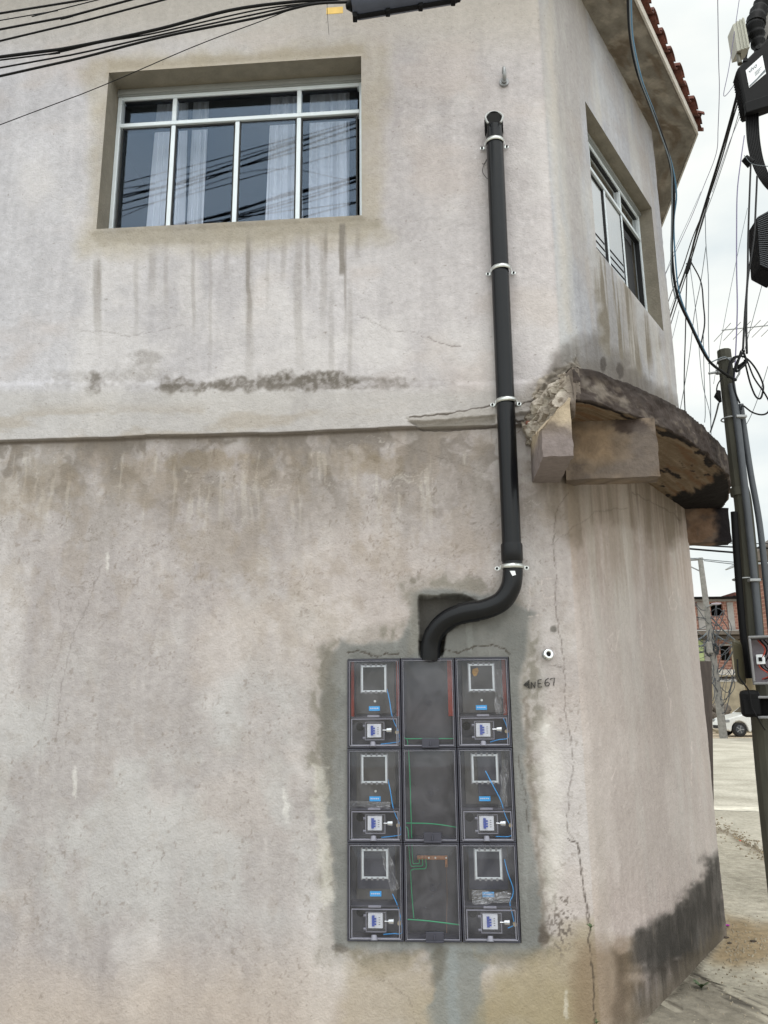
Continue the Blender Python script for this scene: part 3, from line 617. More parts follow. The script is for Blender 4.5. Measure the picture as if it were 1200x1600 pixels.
# eaves -----------------------------------------------------------------
def offs(P_, N_, o): return P_ + N_ * o
a_w1 = P0 + d1 * -7
mit = (n1 + n2) / (1 + n1 @ n2)
mit3 = (n2 + n3) / (1 + n2 @ n3)
OH = .335
def ering(o): return [a_w1 + n1 * o, FD + mit * o, CN + mit3 * o + d2 * (.17 if o > 0 else 0), CN + d3 * 9 + n3 * (o * 1.5)]
def eslab(o0, o1, z0, z1):
    k = MB(); A = ering(o0); B = ering(o1)
    for i in range(3):
        k.hexa([(A[i][0], A[i][1], z0), (A[i + 1][0], A[i + 1][1], z0), (B[i + 1][0], B[i + 1][1], z0), (B[i][0], B[i][1], z0)],
               [(A[i][0], A[i][1], z1), (A[i + 1][0], A[i + 1][1], z1), (B[i + 1][0], B[i + 1][1], z1), (B[i][0], B[i][1], z1)])
    return k
# soffit as dense painted surface
Ae, Be = ering(-.03), ering(OH)
segn = [90, 110, 160]; Pg = []
for i in range(3):
    for q in range(segn[i]):
        t = q / segn[i]; a = Ae[i] * (1 - t) + Ae[i + 1] * t; b = Be[i] * (1 - t) + Be[i + 1] * t
        Pg.append([a * (1 - v) + b * v + np.array([0, 0, 6.42]) for v in np.linspace(0, 1, 26)])
Pg = np.array(Pg); ux = np.repeat(np.cumsum(np.concatenate([[0], np.linalg.norm(np.diff(Pg[:, 25, :], axis=0), axis=1)]))[:, None], 26, 1); vx = np.repeat(np.linspace(0, OH, 26)[None], len(Pg), 0)
cc = np.ones(Pg.shape) * np.array([130, 124, 115.]) + ((fbm(ux * 6, vx * 20, 5, 3) - .5) * 50)[..., None]
cc = lay(cc, (104, 90, 76), sst(.5, .68, fbm(ux * 3, vx * 14, 5, 9)) * .7)
cc = lay(cc, (176, 168, 156), sst(.58, .7, fbm(ux * 8, vx * 10, 4, 19)) * .5)
Pg[..., 2] += (fbm(ux * 12, vx * 12, 4, 8) - .5) * .012 * np.minimum(1, vx * 10)
bpart(gridmesh('soffit', Pg, lin(cc) * .9, M['concrete']))
bpart(eslab(-.03, OH + .002, 6.432, 6.50).build('eave_slab', M['fascia']))
bpart(eslab(OH + .003, OH + .018, 6.415, 6.50).build('fascia_strip', M['fascia']))
# clay tiles riding over the edge
k = MB()
def tile(c, out_, side, rr, length, slope, up=1, th=.014, taper=.8):
    n = 7; inner = []; outer = []
    for end in (0, 1):
        r0 = rr * (1 if end == 0 else taper)
        for lay_ in (0, 1):
            for q in range(n + 1):
                an = math.pi * q / n; rad = r0 - lay_ * th
                p = c - out_ * length * end + np.array([0, 0, slope * length * end]) + side * math.cos(an) * rad + np.array([0, 0, up * math.sin(an) * rad * .8])
                inner.append(p)
    m_ = n + 1; fs = []
    for q in range(n):
        fs += [(q, q + 1, 2 * m_ + q + 1, 2 * m_ + q), (m_ + q, 3 * m_ + q, 3 * m_ + q + 1, m_ + q + 1), (q, m_ + q, m_ + q + 1, q + 1)]
    k.add(inner, fs, True)
R_ = random.Random(3)
for i in range(3):
    A = ering(OH)[i]; B = ering(OH)[i + 1]; ln = np.linalg.norm(B - A); dd = (B - A) / ln; nn_ = np.array([dd[1], -dd[0], 0]);
    if nn_ @ (n1 if i == 0 else n2) < 0: nn_ = -nn_
    cnt = int(ln / .205)
    rng_ = range(cnt + 1)
    if i == 0: rng_ = range(max(0, cnt - 9), cnt + 1)
    for q in rng_:
        c = A + dd * (ln * q / cnt)
        for row in range(4):
            oo = .06 - row * .36 + R_.uniform(-.012, .012)
            zz = 6.55 + row * .36 * .42 + .018 * row
            tile(c + nn_ * oo + np.array([0, 0, zz + R_.uniform(-.006, .006)]), nn_, dd, .082, .42, .42)
            tile(c + dd * .1025 + nn_ * (oo - .012) + np.array([0, 0, zz + .038]), nn_, dd, .086, .42, .42, up=-1)
bpart(k.build('roof_tiles', M['terracotta']))
k = MB()
A = ering(OH - .05); Bk = ering(-2.0)
for i in range(3):
    k.hexa([(A[i][0], A[i][1], 6.505), (A[i + 1][0], A[i + 1][1], 6.505), (Bk[i + 1][0], Bk[i + 1][1], 7.35), (Bk[i][0], Bk[i][1], 7.35)],
           [(A[i][0], A[i][1], 6.55), (A[i + 1][0], A[i + 1][1], 6.55), (Bk[i + 1][0], Bk[i + 1][1], 7.45), (Bk[i][0], Bk[i][1], 7.45)])
bpart(k.build('roof', M['terracotta']))

# balcony slab that wraps the corner ---------------------------------------
outer = catm([(.935, 3.715), (1.10, 3.81), (1.30, 3.965), (1.50, 4.14), (1.72, 4.36), (1.90, 4.585), (2.08, 4.84), (2.28, 5.14), (2.46, 5.55), (2.6, 6.0), (2.68, 6.5), (2.76, 7.3)], 22)
outer = np.array([[p[0], p[1]] for p in outer])
ln = np.concatenate([[0], np.cumsum(np.linalg.norm(np.diff(outer, axis=0), axis=1))]); nO = 300
us = np.linspace(0, ln[-1], nO); ox = np.interp(us, ln, outer[:, 0]); oy = np.interp(us, ln, outer[:, 1])
inn = np.array([(.86, 4.17), (FD[0] - .02, FD[1] + .02), (CN[0] - .02, CN[1] + .02), (CN[0] + .1, 7.4)])
l2 = np.array([0, .12, 2.5, 3.9]) / 3.9 * ln[-1]
ix = np.interp(us, l2, inn[:, 0]); iy = np.interp(us, l2, inn[:, 1])
zb, zt_ = 3.03, 3.20
rows = []
for q in range(12): t = q / 11; rows.append((1 - t, zt_, 'top'))      # dummy (top: inner->outer)
def slabpt(i, v):
    # v 0..1 top inner->outer, 1..2 fascia, 2..3 soffit outer->inner
    if v <= 1: a, z = v, zt_ + .02 * (1 - v)
    elif v <= 2: a, z = 1, zt_ + (zb - zt_) * (v - 1)
    else: a, z = 3 - v, zb
    return np.array([ix[i] * (1 - a) + ox[i] * a, iy[i] * (1 - a) + oy[i] * a, z])
vv = np.concatenate([np.linspace(0, 1, 20)[:-1], np.linspace(1, 2, 30)[:-1], np.linspace(2, 3, 60)])
P = np.array([[slabpt(i, v) for v in vv] for i in range(nO)])
ug = np.repeat(us[:, None], len(vv), 1); vg = np.repeat(vv[None], nO, 0)
nrm = np.stack([np.gradient(oy), -np.gradient(ox)], 1); nrm /= np.linalg.norm(nrm, axis=1)[:, None]
fas = ((vg > .97) & (vg < 2.03)).astype(float)
rg = (fbm(ug * 16, vg * 3.5, 5, 4) - .5) * .02 + (fbm(ug * 55, vg * 9, 3, 6) - .5) * .012
P[..., 0] += nrm[:, 0][:, None] * rg * fas; P[..., 1] += nrm[:, 1][:, None] * rg * fas
P[..., 2] += fas * (fbm(ug * 9, ug * 0, 4, 5) - .5) * .03 + (vg > 2.03) * (fbm(ug * 12, vg * 8, 4, 15) - .5) * .008
Xs, Ys = pproj(P.reshape(-1, 3)); Xs = Xs.reshape(vg.shape); Ys = Ys.reshape(vg.shape)
cc = np.ones(P.shape) * np.array([68, 60, 57.]) + ((fbm(ug * 10, vg * 3, 5, 2) - .5) * 46)[..., None]
cc = lay(cc, (130, 122, 114), fas * (blob(Xs, Ys, 937, 612, 16, 12, 3, 1.2, .1) * .7 + blob(Xs, Ys, 975, 630, 16, 9, 5, 1.2, .1) * .6 + blob(Xs, Ys, 915, 600, 8, 12, 6, .6, .1) * .6))
cc = lay(cc, (128, 118, 108), fas * sst(.55, .72, fbm(ug * 14, vg * 5, 4, 31)) * .5)
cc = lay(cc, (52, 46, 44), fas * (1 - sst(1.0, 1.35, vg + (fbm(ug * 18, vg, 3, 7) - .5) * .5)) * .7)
sof = (vg > 2.03).astype(float)
cs = np.ones(P.shape) * np.array([122, 106, 88.]) + ((fbm(ug * 3, vg * 26, 5, 12) - .5) * 60)[..., None]
cs = lay(cs, (112, 84, 62), sst(.5, .66, fbm(ug * 4, vg * 14, 4, 17)) * .7)
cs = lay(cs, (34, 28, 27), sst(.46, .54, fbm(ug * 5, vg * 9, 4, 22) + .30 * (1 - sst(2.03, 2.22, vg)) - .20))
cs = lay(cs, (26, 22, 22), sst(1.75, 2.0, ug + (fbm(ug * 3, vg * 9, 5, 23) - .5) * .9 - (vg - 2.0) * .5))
cc = cc * (1 - sof[..., None]) + cs * sof[..., None]
slab = bpart(gridmesh('balcony_slab', P, lin(cc) * .9, M['concrete']))
k = MB(); e0 = np.array([ox[0], oy[0], 0]); i0_ = np.array([ix[0], iy[0], 0]); k.hexa([e0 + [0, 0, zb + .004], e0 + [.04, .02, zb + .004], i0_ + [.04, .02, zb + .004], i0_ + [0, 0, zb + .004]], [e0 + [0, 0, zt_ - .004], e0 + [.04, .02, zt_ - .004], i0_ + [.04, .02, zt_ - .004], i0_ + [0, 0, zt_ - .004]]); bpart(k.build('slab_end', M['rubble']))
slab['label'] = 'mouldy curved concrete balcony slab round the corner'
def painted_box(name, A, B, D, z0, z1, base, seed, dark=None, chip=None):
    """box with base rectangle A->B, depth vector D, subdivided and painted; chip: cut of a corner"""
    A = np.array(A, float); B = np.array(B, float); D = np.array(D, float); k = []
    n = 34
    def face(p00, p10, p11, p01):
        g = np.zeros((n, n, 3))
        for i in range(n):
            for j in range(n):
                u_, v_ = i / (n - 1), j / (n - 1); g[i, j] = p00 * (1 - u_) * (1 - v_) + p10 * u_ * (1 - v_) + p11 * u_ * v_ + p01 * (1 - u_) * v_
        return g
    Z0 = np.array([0, 0, z0]); Z1 = np.array([0, 0, z1])
    fs = [face(A + Z0, B + Z0, B + Z1, A + Z1), face(B + Z0, B + D + Z0, B + D + Z1, B + Z1), face(A + D + Z0, A + Z0, A + Z1, A + D + Z1), face(A + D + Z0, B + D + Z0, B + Z0, A + Z0), face(A + Z1, B + Z1, B + D + Z1, A + D + Z1), face(B + D + Z0, A + D + Z0, A + D + Z1, B + D + Z1)]
    V = []; T = []; F_ = []
    for qi, g in enumerate(fs):
        b0 = len(V); p = g.reshape(-1, 3); xx, yy = pproj(p)
        q = p[:, 0] * 9 + p[:, 1] * 7; c = np.ones((len(p), 3)) * np.array(base, float) + ((fbm(q + 3, p[:, 2] * 9, 5, seed) - .5) * 50)[:, None]
        c = lay(c, (88, 78, 72), sst(.5, .66, fbm(q * 1.5, p[:, 2] * 14, 4, seed + 3)) * .6)
        if dark: c = dark(c, p, xx, yy)
        V += list(p); T += list(lin(c) * .9)
        for i in range(n - 1):
            for j in range(n - 1):
                F_.append((b0 + i * n + j, b0 + (i + 1) * n + j, b0 + (i + 1) * n + j + 1, b0 + i * n + j + 1))
    V = np.array(V); V0 = V.copy()
    q = V0[:, 0] * 31 + V0[:, 1] * 23
    V[:, 0] += (vn(V0[:, 2] * 25 + V0[:, 0] * 20, V0[:, 1] * 25, seed) - .5) * .008; V[:, 1] += (vn(V0[:, 2] * 25, V0[:, 0] * 25 + V0[:, 1] * 20, seed + 1) - .5) * .008; V[:, 2] += (vn(V0[:, 0] * 25, V0[:, 1] * 25, seed + 2) - .5) * .006
    if chip is not None: V = chip(V)
    me = bpy.data.meshes.new(name); me.from_pydata(V.tolist(), [], F_); me.update()
    at_ = me.attributes.new('tone', 'FLOAT_COLOR', 'POINT'); at_.data.foreach_set('color', np.concatenate([np.array(T), np.ones((len(T), 1))], 1).astype(np.float32).ravel())
    bm = bmesh.new(); bm.from_mesh(me); bmesh.ops.remove_doubles(bm, verts=bm.verts, dist=.0004); bmesh.ops.recalc_face_normals(bm, faces=bm.faces); bm.to_mesh(me); bm.free()
    me.materials.append(M['concrete']); o = bpy.data.objects.new(name, me); COL.objects.link(o); return bpart(o)
# corbel coming forward at the fold
def chipf(V):
    # break away the upper outer corner of the corbel
    lim = 2.86 + (V[:, 0] - .757) / .14 * .15 + (fbm(V[:, 0] * 30, V[:, 1] * 30, 3, 3) - .5) * .03 + (V[:, 1] - 3.66) * .15
    V[:, 2] = np.minimum(V[:, 2], lim); return V
def dk0(c, p, xx, yy):
    c = lay(c, (132, 122, 120), sst(2.80, 2.90, p[:, 2]) * -1 + 1)
    return lay(c, (186, 170, 146), sst(2.86, 2.92, p[:, 2] + (fbm(p[:, 0] * 20, p[:, 2] * 20, 3, 2) - .5) * .1) * .7)
corb = painted_box('corbel', (.757, 3.665, 0), (.900, 3.655, 0), (.035, .50, 0), 2.722, 3.05, (158, 144, 128), 5, dark=dk0, chip=chipf)
def dk1(c, p, xx, yy):
    c = lay(c, (66, 56, 52), blob(xx, yy, 985, 665, 30, 12, 3, .8, .08) * .9)
    c = lay(c, (104, 96, 92), polym(xx, yy, [(985, 660), (1030, 665), (1030, 745), (900, 748), (985, 715)], 10, 14, .05, 4) * .65)
    return lay(c, (150, 127, 102), polym(xx, yy, [(898, 668), (960, 672), (955, 720), (900, 720)], 10, 10, .05, 6) * .6)
painted_box('balcony_bracket', (.955, 4.055, 0), (1.425, 4.005, 0), (.02, .13, 0), 2.715, 3.032, (124, 110, 97), 9, dark=dk1)
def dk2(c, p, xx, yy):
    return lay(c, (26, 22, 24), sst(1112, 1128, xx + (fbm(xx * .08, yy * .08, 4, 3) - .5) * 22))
painted_box('balcony_bracket', (2.28, 6.10, 0), (2.665, 6.08, 0), (.03, .15, 0), 2.765, 3.032, (116, 94, 78), 12, dark=dk2)
# rubble of the broken slab end
nu_, nv_ = 90, 80
Pr = np.zeros((nu_, nv_, 3)); uu, vv_ = np.meshgrid(np.linspace(0, 1, nu_), np.linspace(0, 1, nv_), indexing='ij')
TA = np.array([.81, 4.15, 3.205]); TB_ = np.array([.965, 3.73, 3.205]); BA = np.array([.775, 4.15, 2.93]); BB = np.array([.93, 3.70, 2.93])
TI = np.array([.98, 4.16, 3.215]); TJ = np.array([1.02, 3.80, 3.205])
v1 = np.clip(vv_ / .25, 0, 1)[..., None]; v2 = np.clip((vv_ - .25) / .75, 0, 1)[..., None]; u3 = uu[..., None]
top_in = TI * (1 - u3) + TJ * u3; top_out = TA * (1 - u3) + TB_ * u3; bot_ = BA * (1 - u3) + BB * u3
Pr = (top_in * (1 - v1) + top_out * v1); Pr = Pr * (1 - v2) + bot_ * v2
rr1 = fbm(uu * 9, vv_ * 8, 5, 5); rr2 = np.abs(fbm(uu * 14 + 4, vv_ * 11, 4, 8) - .5)
_rs = np.random.RandomState(12); SD = _rs.rand(70, 2); SD[:, 1] *= 1.1; SH = _rs.rand(70); ST = (_rs.rand(70, 2) - .5)
wu = uu + (rr1 - .5) * .12; wv = vv_ + (fbm(uu * 7 + 9, vv_ * 7, 3, 6) - .5) * .12
DD = (wu[..., None] - SD[:, 0]) ** 2 + ((wv[..., None] - SD[:, 1]) * .7) ** 2; ID = DD.argmin(-1)
dsp = (SH[ID] - .5) * .05 + (ST[ID, 0] * (uu - SD[ID, 0]) + ST[ID, 1] * (vv_ - SD[ID, 1])) * .45 + (rr1 - .5) * .05 + rr2 * .02
dsp = dsp + .05 * np.sin(np.pi * np.clip((vv_ - .25) / .75, 0, 1))
dsp = dsp * .7
Pr += np.array([-.85, -.25, .12]) * (dsp * np.clip(vv_ * 6, 0.25, 1) * (1 - uu ** 8))[..., None]
cR = np.ones(Pr.shape) * np.array([158, 149, 138.]) + ((rr1 - .5) * 80)[..., None]
cR = cR + ((SH[ID] - .5) * 40)[..., None]
cR = lay(cR, (112, 100, 88), sst(.52, .64, fbm(uu * 12, vv_ * 12, 4, 15)) * .7)
cR = lay(cR, (186, 178, 164), sst(.56, .66, fbm(uu * 8, vv_ * 9, 4, 18)) * .5); cR = lay(cR, (110, 100, 92), sst(.8, 1, uu) * .85); cR = lay(cR, (92, 82, 74), (1 - sst(0, .22, vv_ + (rr1 - .5) * .3)) * .7)
bpart(gridmesh('broken_plaster', Pr, lin(cR) * .9, M['concrete'], smooth=False))
k = MB()
for (x, y, z, s) in [(.80, 4.125, 3.045, .035), (.81, 4.115, 3.01, .03)]:
    k.box(x - s, x + s, y - .03, y + .03, z - .011, z + .011)
bpart(k.build('exposed_brick', mat('dusty_brick', rgb(128, 84, 70), .95, noise=.4, nscale=40, bump=.5), bevel=.006))

# pencil mark on the wall
k = MB()
def stroke(pts, r=.0024):
    k.tube([w1(px, py, .0035) for px, py in pts], r, 5)
sx = lambda q: 700 + q[0] * .15
def zz(pts): return [(700 + x * .15, 1010 + y * .15) for x, y in pts]
for pts in [[(790, 400), (845, 350), (848, 440), (790, 400)], [(800, 400), (842, 372)], [(802, 405), (843, 395)], [(820, 385), (846, 432)], [(835, 360), (838, 430)],
            [(866, 440), (868, 372)], [(868, 374), (905, 432)], [(904, 436), (909, 368)], [(975, 345), (938, 350), (938, 425), (980, 420)], [(938, 388), (968, 384)],
            [(1048, 332), (1018, 350), (1008, 385), (1022, 412), (1048, 410), (1058, 388), (1042, 372), (1012, 382)], [(1068, 348), (1072, 335), (1110, 330), (1104, 372), (1100, 408)]]:
    stroke(zz(pts))
bpart(k.build('handwritten_mark', M['marker']))

# ------------------------------------------------------------------ hardware on the wall
pipe = empty('drain_conduit', w1(800, 880, .06), 'thick black plastic conduit strapped up the wall and bending into the meter boxes', 'pipe')
def sub(o, parent):
    o.parent = parent; o.matrix_parent_inverse = (Matrix.Translation(parent.location) @ parent.rotation_euler.to_matrix().to_4x4()).inverted(); return o
PR = .049
ptop = w1(772, 200, .075); pbot = w1(800, 868, .075)
k = MB(); k.tube([ptop * (1 - t) + pbot * t + n1 * .004 * math.sin(t * 9) for t in np.linspace(0, 1, 24)], PR, 28); sub(k.build('pipe', M['pvc']), pipe)
k = MB(); a = w1(799.2, 850, .075); b = w1(800.3, 878, .075); k.tube([a, a * .9 + b * .1, a * .1 + b * .9, b], [PR + .005, PR + .007, PR + .007, PR + .003], 28); sub(k.build('coupling', M['pvc']), pipe)
el = [(800.3, 874, .075), (801, 898, .075), (797, 920, .075), (783, 940, .073), (757, 952, .064), (725, 958, .045), (700, 968, .022), (683, 984, .0), (674, 1004, -.015), (672, 1032, -.02)]
cpts = catm([w1(*q) for q in el], 6)
k = MB(); k.tube(cpts, .0515, 28); sub(k.build('elbow', M['pvc']), pipe)
k = MB(); i0 = 28; k.tube(cpts[26:32], .0545, 28); sub(k.build('coupling', M['pvc']), pipe)
for px, py in [(773, 224), (783, 422), (791, 628), (800.5, 886)]:
    c = w1(px, py, .075); ax = np.array([0, 0, 1.]); k = MB(); n = 22; rr = PR + .006 + (.004 if py > 800 else 0); hh = .011
    vs = []
    for q in range(n + 1):
        an = math.pi * q / n; d_ = d1 * math.cos(an) + n1 * math.sin(an)
        for (rad, h) in ((rr - .002, -hh), (rr + .0015, -hh), (rr + .0015, hh), (rr - .002, hh)): vs.append(c + d_ * rad + ax * h)
    fs = [(q * 4 + a_, q * 4 + (a_ + 1) % 4, q * 4 + 4 + (a_ + 1) % 4, q * 4 + 4 + a_) for q in range(n) for a_ in range(4)]
    k.add(vs, fs, True)
    for sg in (-1, 1):
        e0 = c + d1 * sg * rr; o0 = -.0735
        p = [e0 + n1 * 0, e0 + n1 * o0]
        k.hexa([e0 + n1 * .0 - ax * hh, e0 + d1 * sg * .003 - ax * hh, e0 + d1 * sg * .003 + n1 * (-.04) - ax * hh, e0 + n1 * (-.04) - ax * hh], [e0 + ax * hh, e0 + d1 * sg * .003 + ax * hh, e0 + d1 * sg * .003 + n1 * (-.04) + ax * hh, e0 + n1 * (-.04) + ax * hh])
        f_ = e0 + n1 * (-.036)
        pr_ = [(f_ + d1 * sg * (.002 + .027 * (.5 - .5 * math.cos(t))) + ax * .0105 * math.sin(t) * (1 if True else 0)) for t in np.linspace(0, 2 * math.pi, 16)[:-1]]
        m_ = len(pr_); k.add(pr_ + [p_ - n1 * .004 for p_ in pr_], [tuple(range(m_)), tuple(range(2 * m_ - 1, m_ - 1, -1))] + [(q, (q + 1) % m_, m_ + (q + 1) % m_, m_ + q) for q in range(m_)])
    st = sub(k.build('strap', M['zinc']), pipe)
    k = MB()
    for sg in (-1, 1):
        f_ = c + d1 * sg * (rr + .017) + n1 * (-.034); o = MB().tube([f_, f_ + n1 * .006], .006, 8).build('screw', M['black']); o.parent = st
    pass
c = w1(799, 892, .135); k = MB(); k.hexa([c + d1 * -.008, c + d1 * .018, c + d1 * .022 - [0, 0, .02], c + d1 * .004 - [0, 0, .026]], [c + n1 * .001 + d1 * -.008, c + n1 * .001 + d1 * .018, c + n1 * .001 + d1 * .022 - [0, 0, .02], c + n1 * .001 + d1 * .004 - [0, 0, .026]])
sub(k.build('paper_tag', M['white']), pipe)
# metal weather hood on the pipe end
hd = w1(771.5, 196, .075); k = MB(); n = 22; mrow = 10; vs = []
rad = .054
for j in range(mrow + 1):
    el_ = R(90) * j / mrow
    for q in range(n + 1):
        an = 2 * math.pi * q / n; vs.append(hd + np.array([0, 0, .03]) + (d1 * math.cos(an) + n1 * math.sin(an)) * rad * math.cos(el_) + np.array([0, 0, 1.]) * rad * .95 * math.sin(el_))
fs = []
for j in range(mrow):
    for q in range(n):
        mid = (q + .5) / n * 2 * math.pi
        if math.sin(mid) > .35 and j < 4: continue
        fs.append((j * (n + 1) + q, j * (n + 1) + q + 1, (j + 1) * (n + 1) + q + 1, (j + 1) * (n + 1) + q))
k.add(vs, fs, True)
vs = []
for z in (.03, -.055):
    for q in range(n + 1):
        an = math.pi * .9 + 1.2 * math.pi * q / n; vs.append(hd + np.array([0, 0, z]) + (d1 * math.cos(an) + n1 * math.sin(an)) * rad)
k.add(vs, [(q, q + 1, n + 2 + q, n + 1 + q) for q in range(n)], True)
ho = sub(k.build('weather_hood', M['black']), pipe); so_ = ho.modifiers.new('s', 'SOLIDIFY'); so_.thickness = .003
rc = hd + n1 * .050 + np.array([0, 0, .012]); up_ = np.array([0, 0, 1.])
k = MB(); k.tube([rc + d1 * .051 * math.cos(t) * (1 if math.sin(t) > 0 else .94) + up_ * .056 * (math.sin(t) if math.sin(t) > 0 else math.sin(t) * .9) - n1 * .02 * max(0, math.sin(t)) for t in np.linspace(-.75, math.pi + .75, 30)], .0062, 10); ho2 = k.build('hood_rim', M['hood']); ho2.parent = ho
k = MB(); q_ = [rc + d1 * .050 * math.cos(t) + up_ * .054 * math.sin(t) - n1 * .012 for t in np.linspace(0, 2 * math.pi, 25)[:-1]]; k.add(q_ + [p_ - n1 * .03 for p_ in q_], [tuple(range(24)), tuple(range(47, 23, -1))] + [(i, (i + 1) % 24, 24 + (i + 1) % 24, 24 + i) for i in range(24)]); sub(k.build('mouth_shade_disc', M['matblack']), pipe)  # black disc put in for the shade inside the hood
k = MB(); k.tube(catm([w1(762, 246, .02), w1(756, 258, .03), w1(754, 268, .03), w1(760, 278, .04), w1(765, 280, .04)], 6), .0015, 5); k.tube(catm([w1(750, 255, .01), w1(757, 256, .03), w1(761, 250, .03)], 5), .0013, 5)
sub(k.build('loose_wire', M['cable']), pipe)

# hooks
h = empty('wall_hook', w1(788, 134, 0), 'galvanised hook bolt fixed in the wall above the black pipe end', 'hook')
k = MB(); c = w1(787, 134, 0); k.tube([c, c + n1 * .035], .028, 16); k.tube([c + n1 * .035, c + n1 * .05], .017, 8); sub(k.build('base_nut', M['galv'], bevel=.002), h)
k = MB(); k.tube(catm([c + n1 * .045, c + n1 * .07 + [0, 0, .008], c + n1 * .075 + [0, 0, .045], c + n1 * .055 + [0, 0, .075], c + n1 * .03 + [0, 0, .06]], 6), .011, 10); sub(k.build('hook', M['galv']), h)
k = MB(); c2 = w1(779, 137, 0); k.tube([c2, c2 + n1 * .01], .006, 10); sub(k.build('plug', M['black']), h)
h = empty('eye_bolt', w1(855, 1023, 0), 'shiny steel eye bolt in the wall right of the meter boxes', 'bolt')
c = w1(855, 1023, 0); k = MB(); k.tube([c, c + n1 * .012], .027, 8); k.tube([c + n1 * .012, c + n1 * .03], .014, 12); sub(k.build('washer', M['galv'], bevel=.002), h)
k = MB(); q = c + n1 * .046; k.torus(q, tuple(n1 + d1 * .3 + np.array([0, 0, .2])), .019, .0095, 24, 10); sub(k.build('ring', M['chrome']), h)
sub(MB().tube([c + n1 * .03, c + n1 * .04 + [0, 0, -.002]], .010, 10).build('shank', M['galv']), h)
sub(MB().tube([q - n1 * .004, q + n1 * .002], .011, 10).build('plug', M['matblack']), h)

# ------------------------------------------------------------------ meter boxes
W_, H_ = .2727, .4417
def wirebend(pts, n=5): return catm([np.array(p, float) for p in pts], n)
def base_box():
    r = bpy.data.objects.new('meter_box', None); COL.objects.link(r); r.empty_display_size = .05
    k = MB(); t = .006; w, h = W_ - .003, H_ - .003; d0, d1_ = .0, .125
    k.box(0, t, d0, d1_, 0, h); k.box(w - t, w, d0, d1_, 0, h); k.box(t, w - t, d0, d1_, 0, t); k.box(t, w - t, d0, d1_, h - t, h); k.box(t, w - t, d1_ - .006, d1_, t, h - t)
    k.build('housing', M['lilac'], r)
    c = MB()
    # slightly domed cover
    nx, nz = 10, 10; vs = []
    for i in range(nx + 1):
        for j in range(nz + 1):
            a_, b_ = i / nx, j / nz; e = min(1, 6 * min(a_, 1 - a_)) * min(1, 7 * min(b_, 1 - b_)); e = e * e * (3 - 2 * e)
            vs.append((.005 + (w - .01) * a_, -.006 - .012 * e, .005 + (h - .01) * b_))
    c.add(vs, [(i * (nz + 1) + j, (i + 1) * (nz + 1) + j, (i + 1) * (nz + 1) + j + 1, i * (nz + 1) + j + 1) for i in range(nx) for j in range(nz)], True)
    cv = c.build('cover', M['cover'], r)
    k = MB(); t = .0065
    k.box(0, w, -.008, -.0005, h - t, h); k.box(0, w, -.008, -.0005, 0, t); k.box(0, t, -.008, -.0005, t, h - t); k.box(w - t, w, -.008, -.0005, t, h - t)
    k.build('rim', M['lilac'], cv, bevel=.002)
    k = MB(); t = .0022; e = .010
    k.box(e, w - e, -.0125, -.0095, h - e - t, h - e); k.box(e, w - e, -.0125, -.0095, e, e + t + .002); k.box(e, e + t, -.0125, -.0095, e, h - e); k.box(w - e - t, w - e, -.0125, -.0095, e, h - e)
    k.build('cover_edge', M['rim'], cv)
    return r
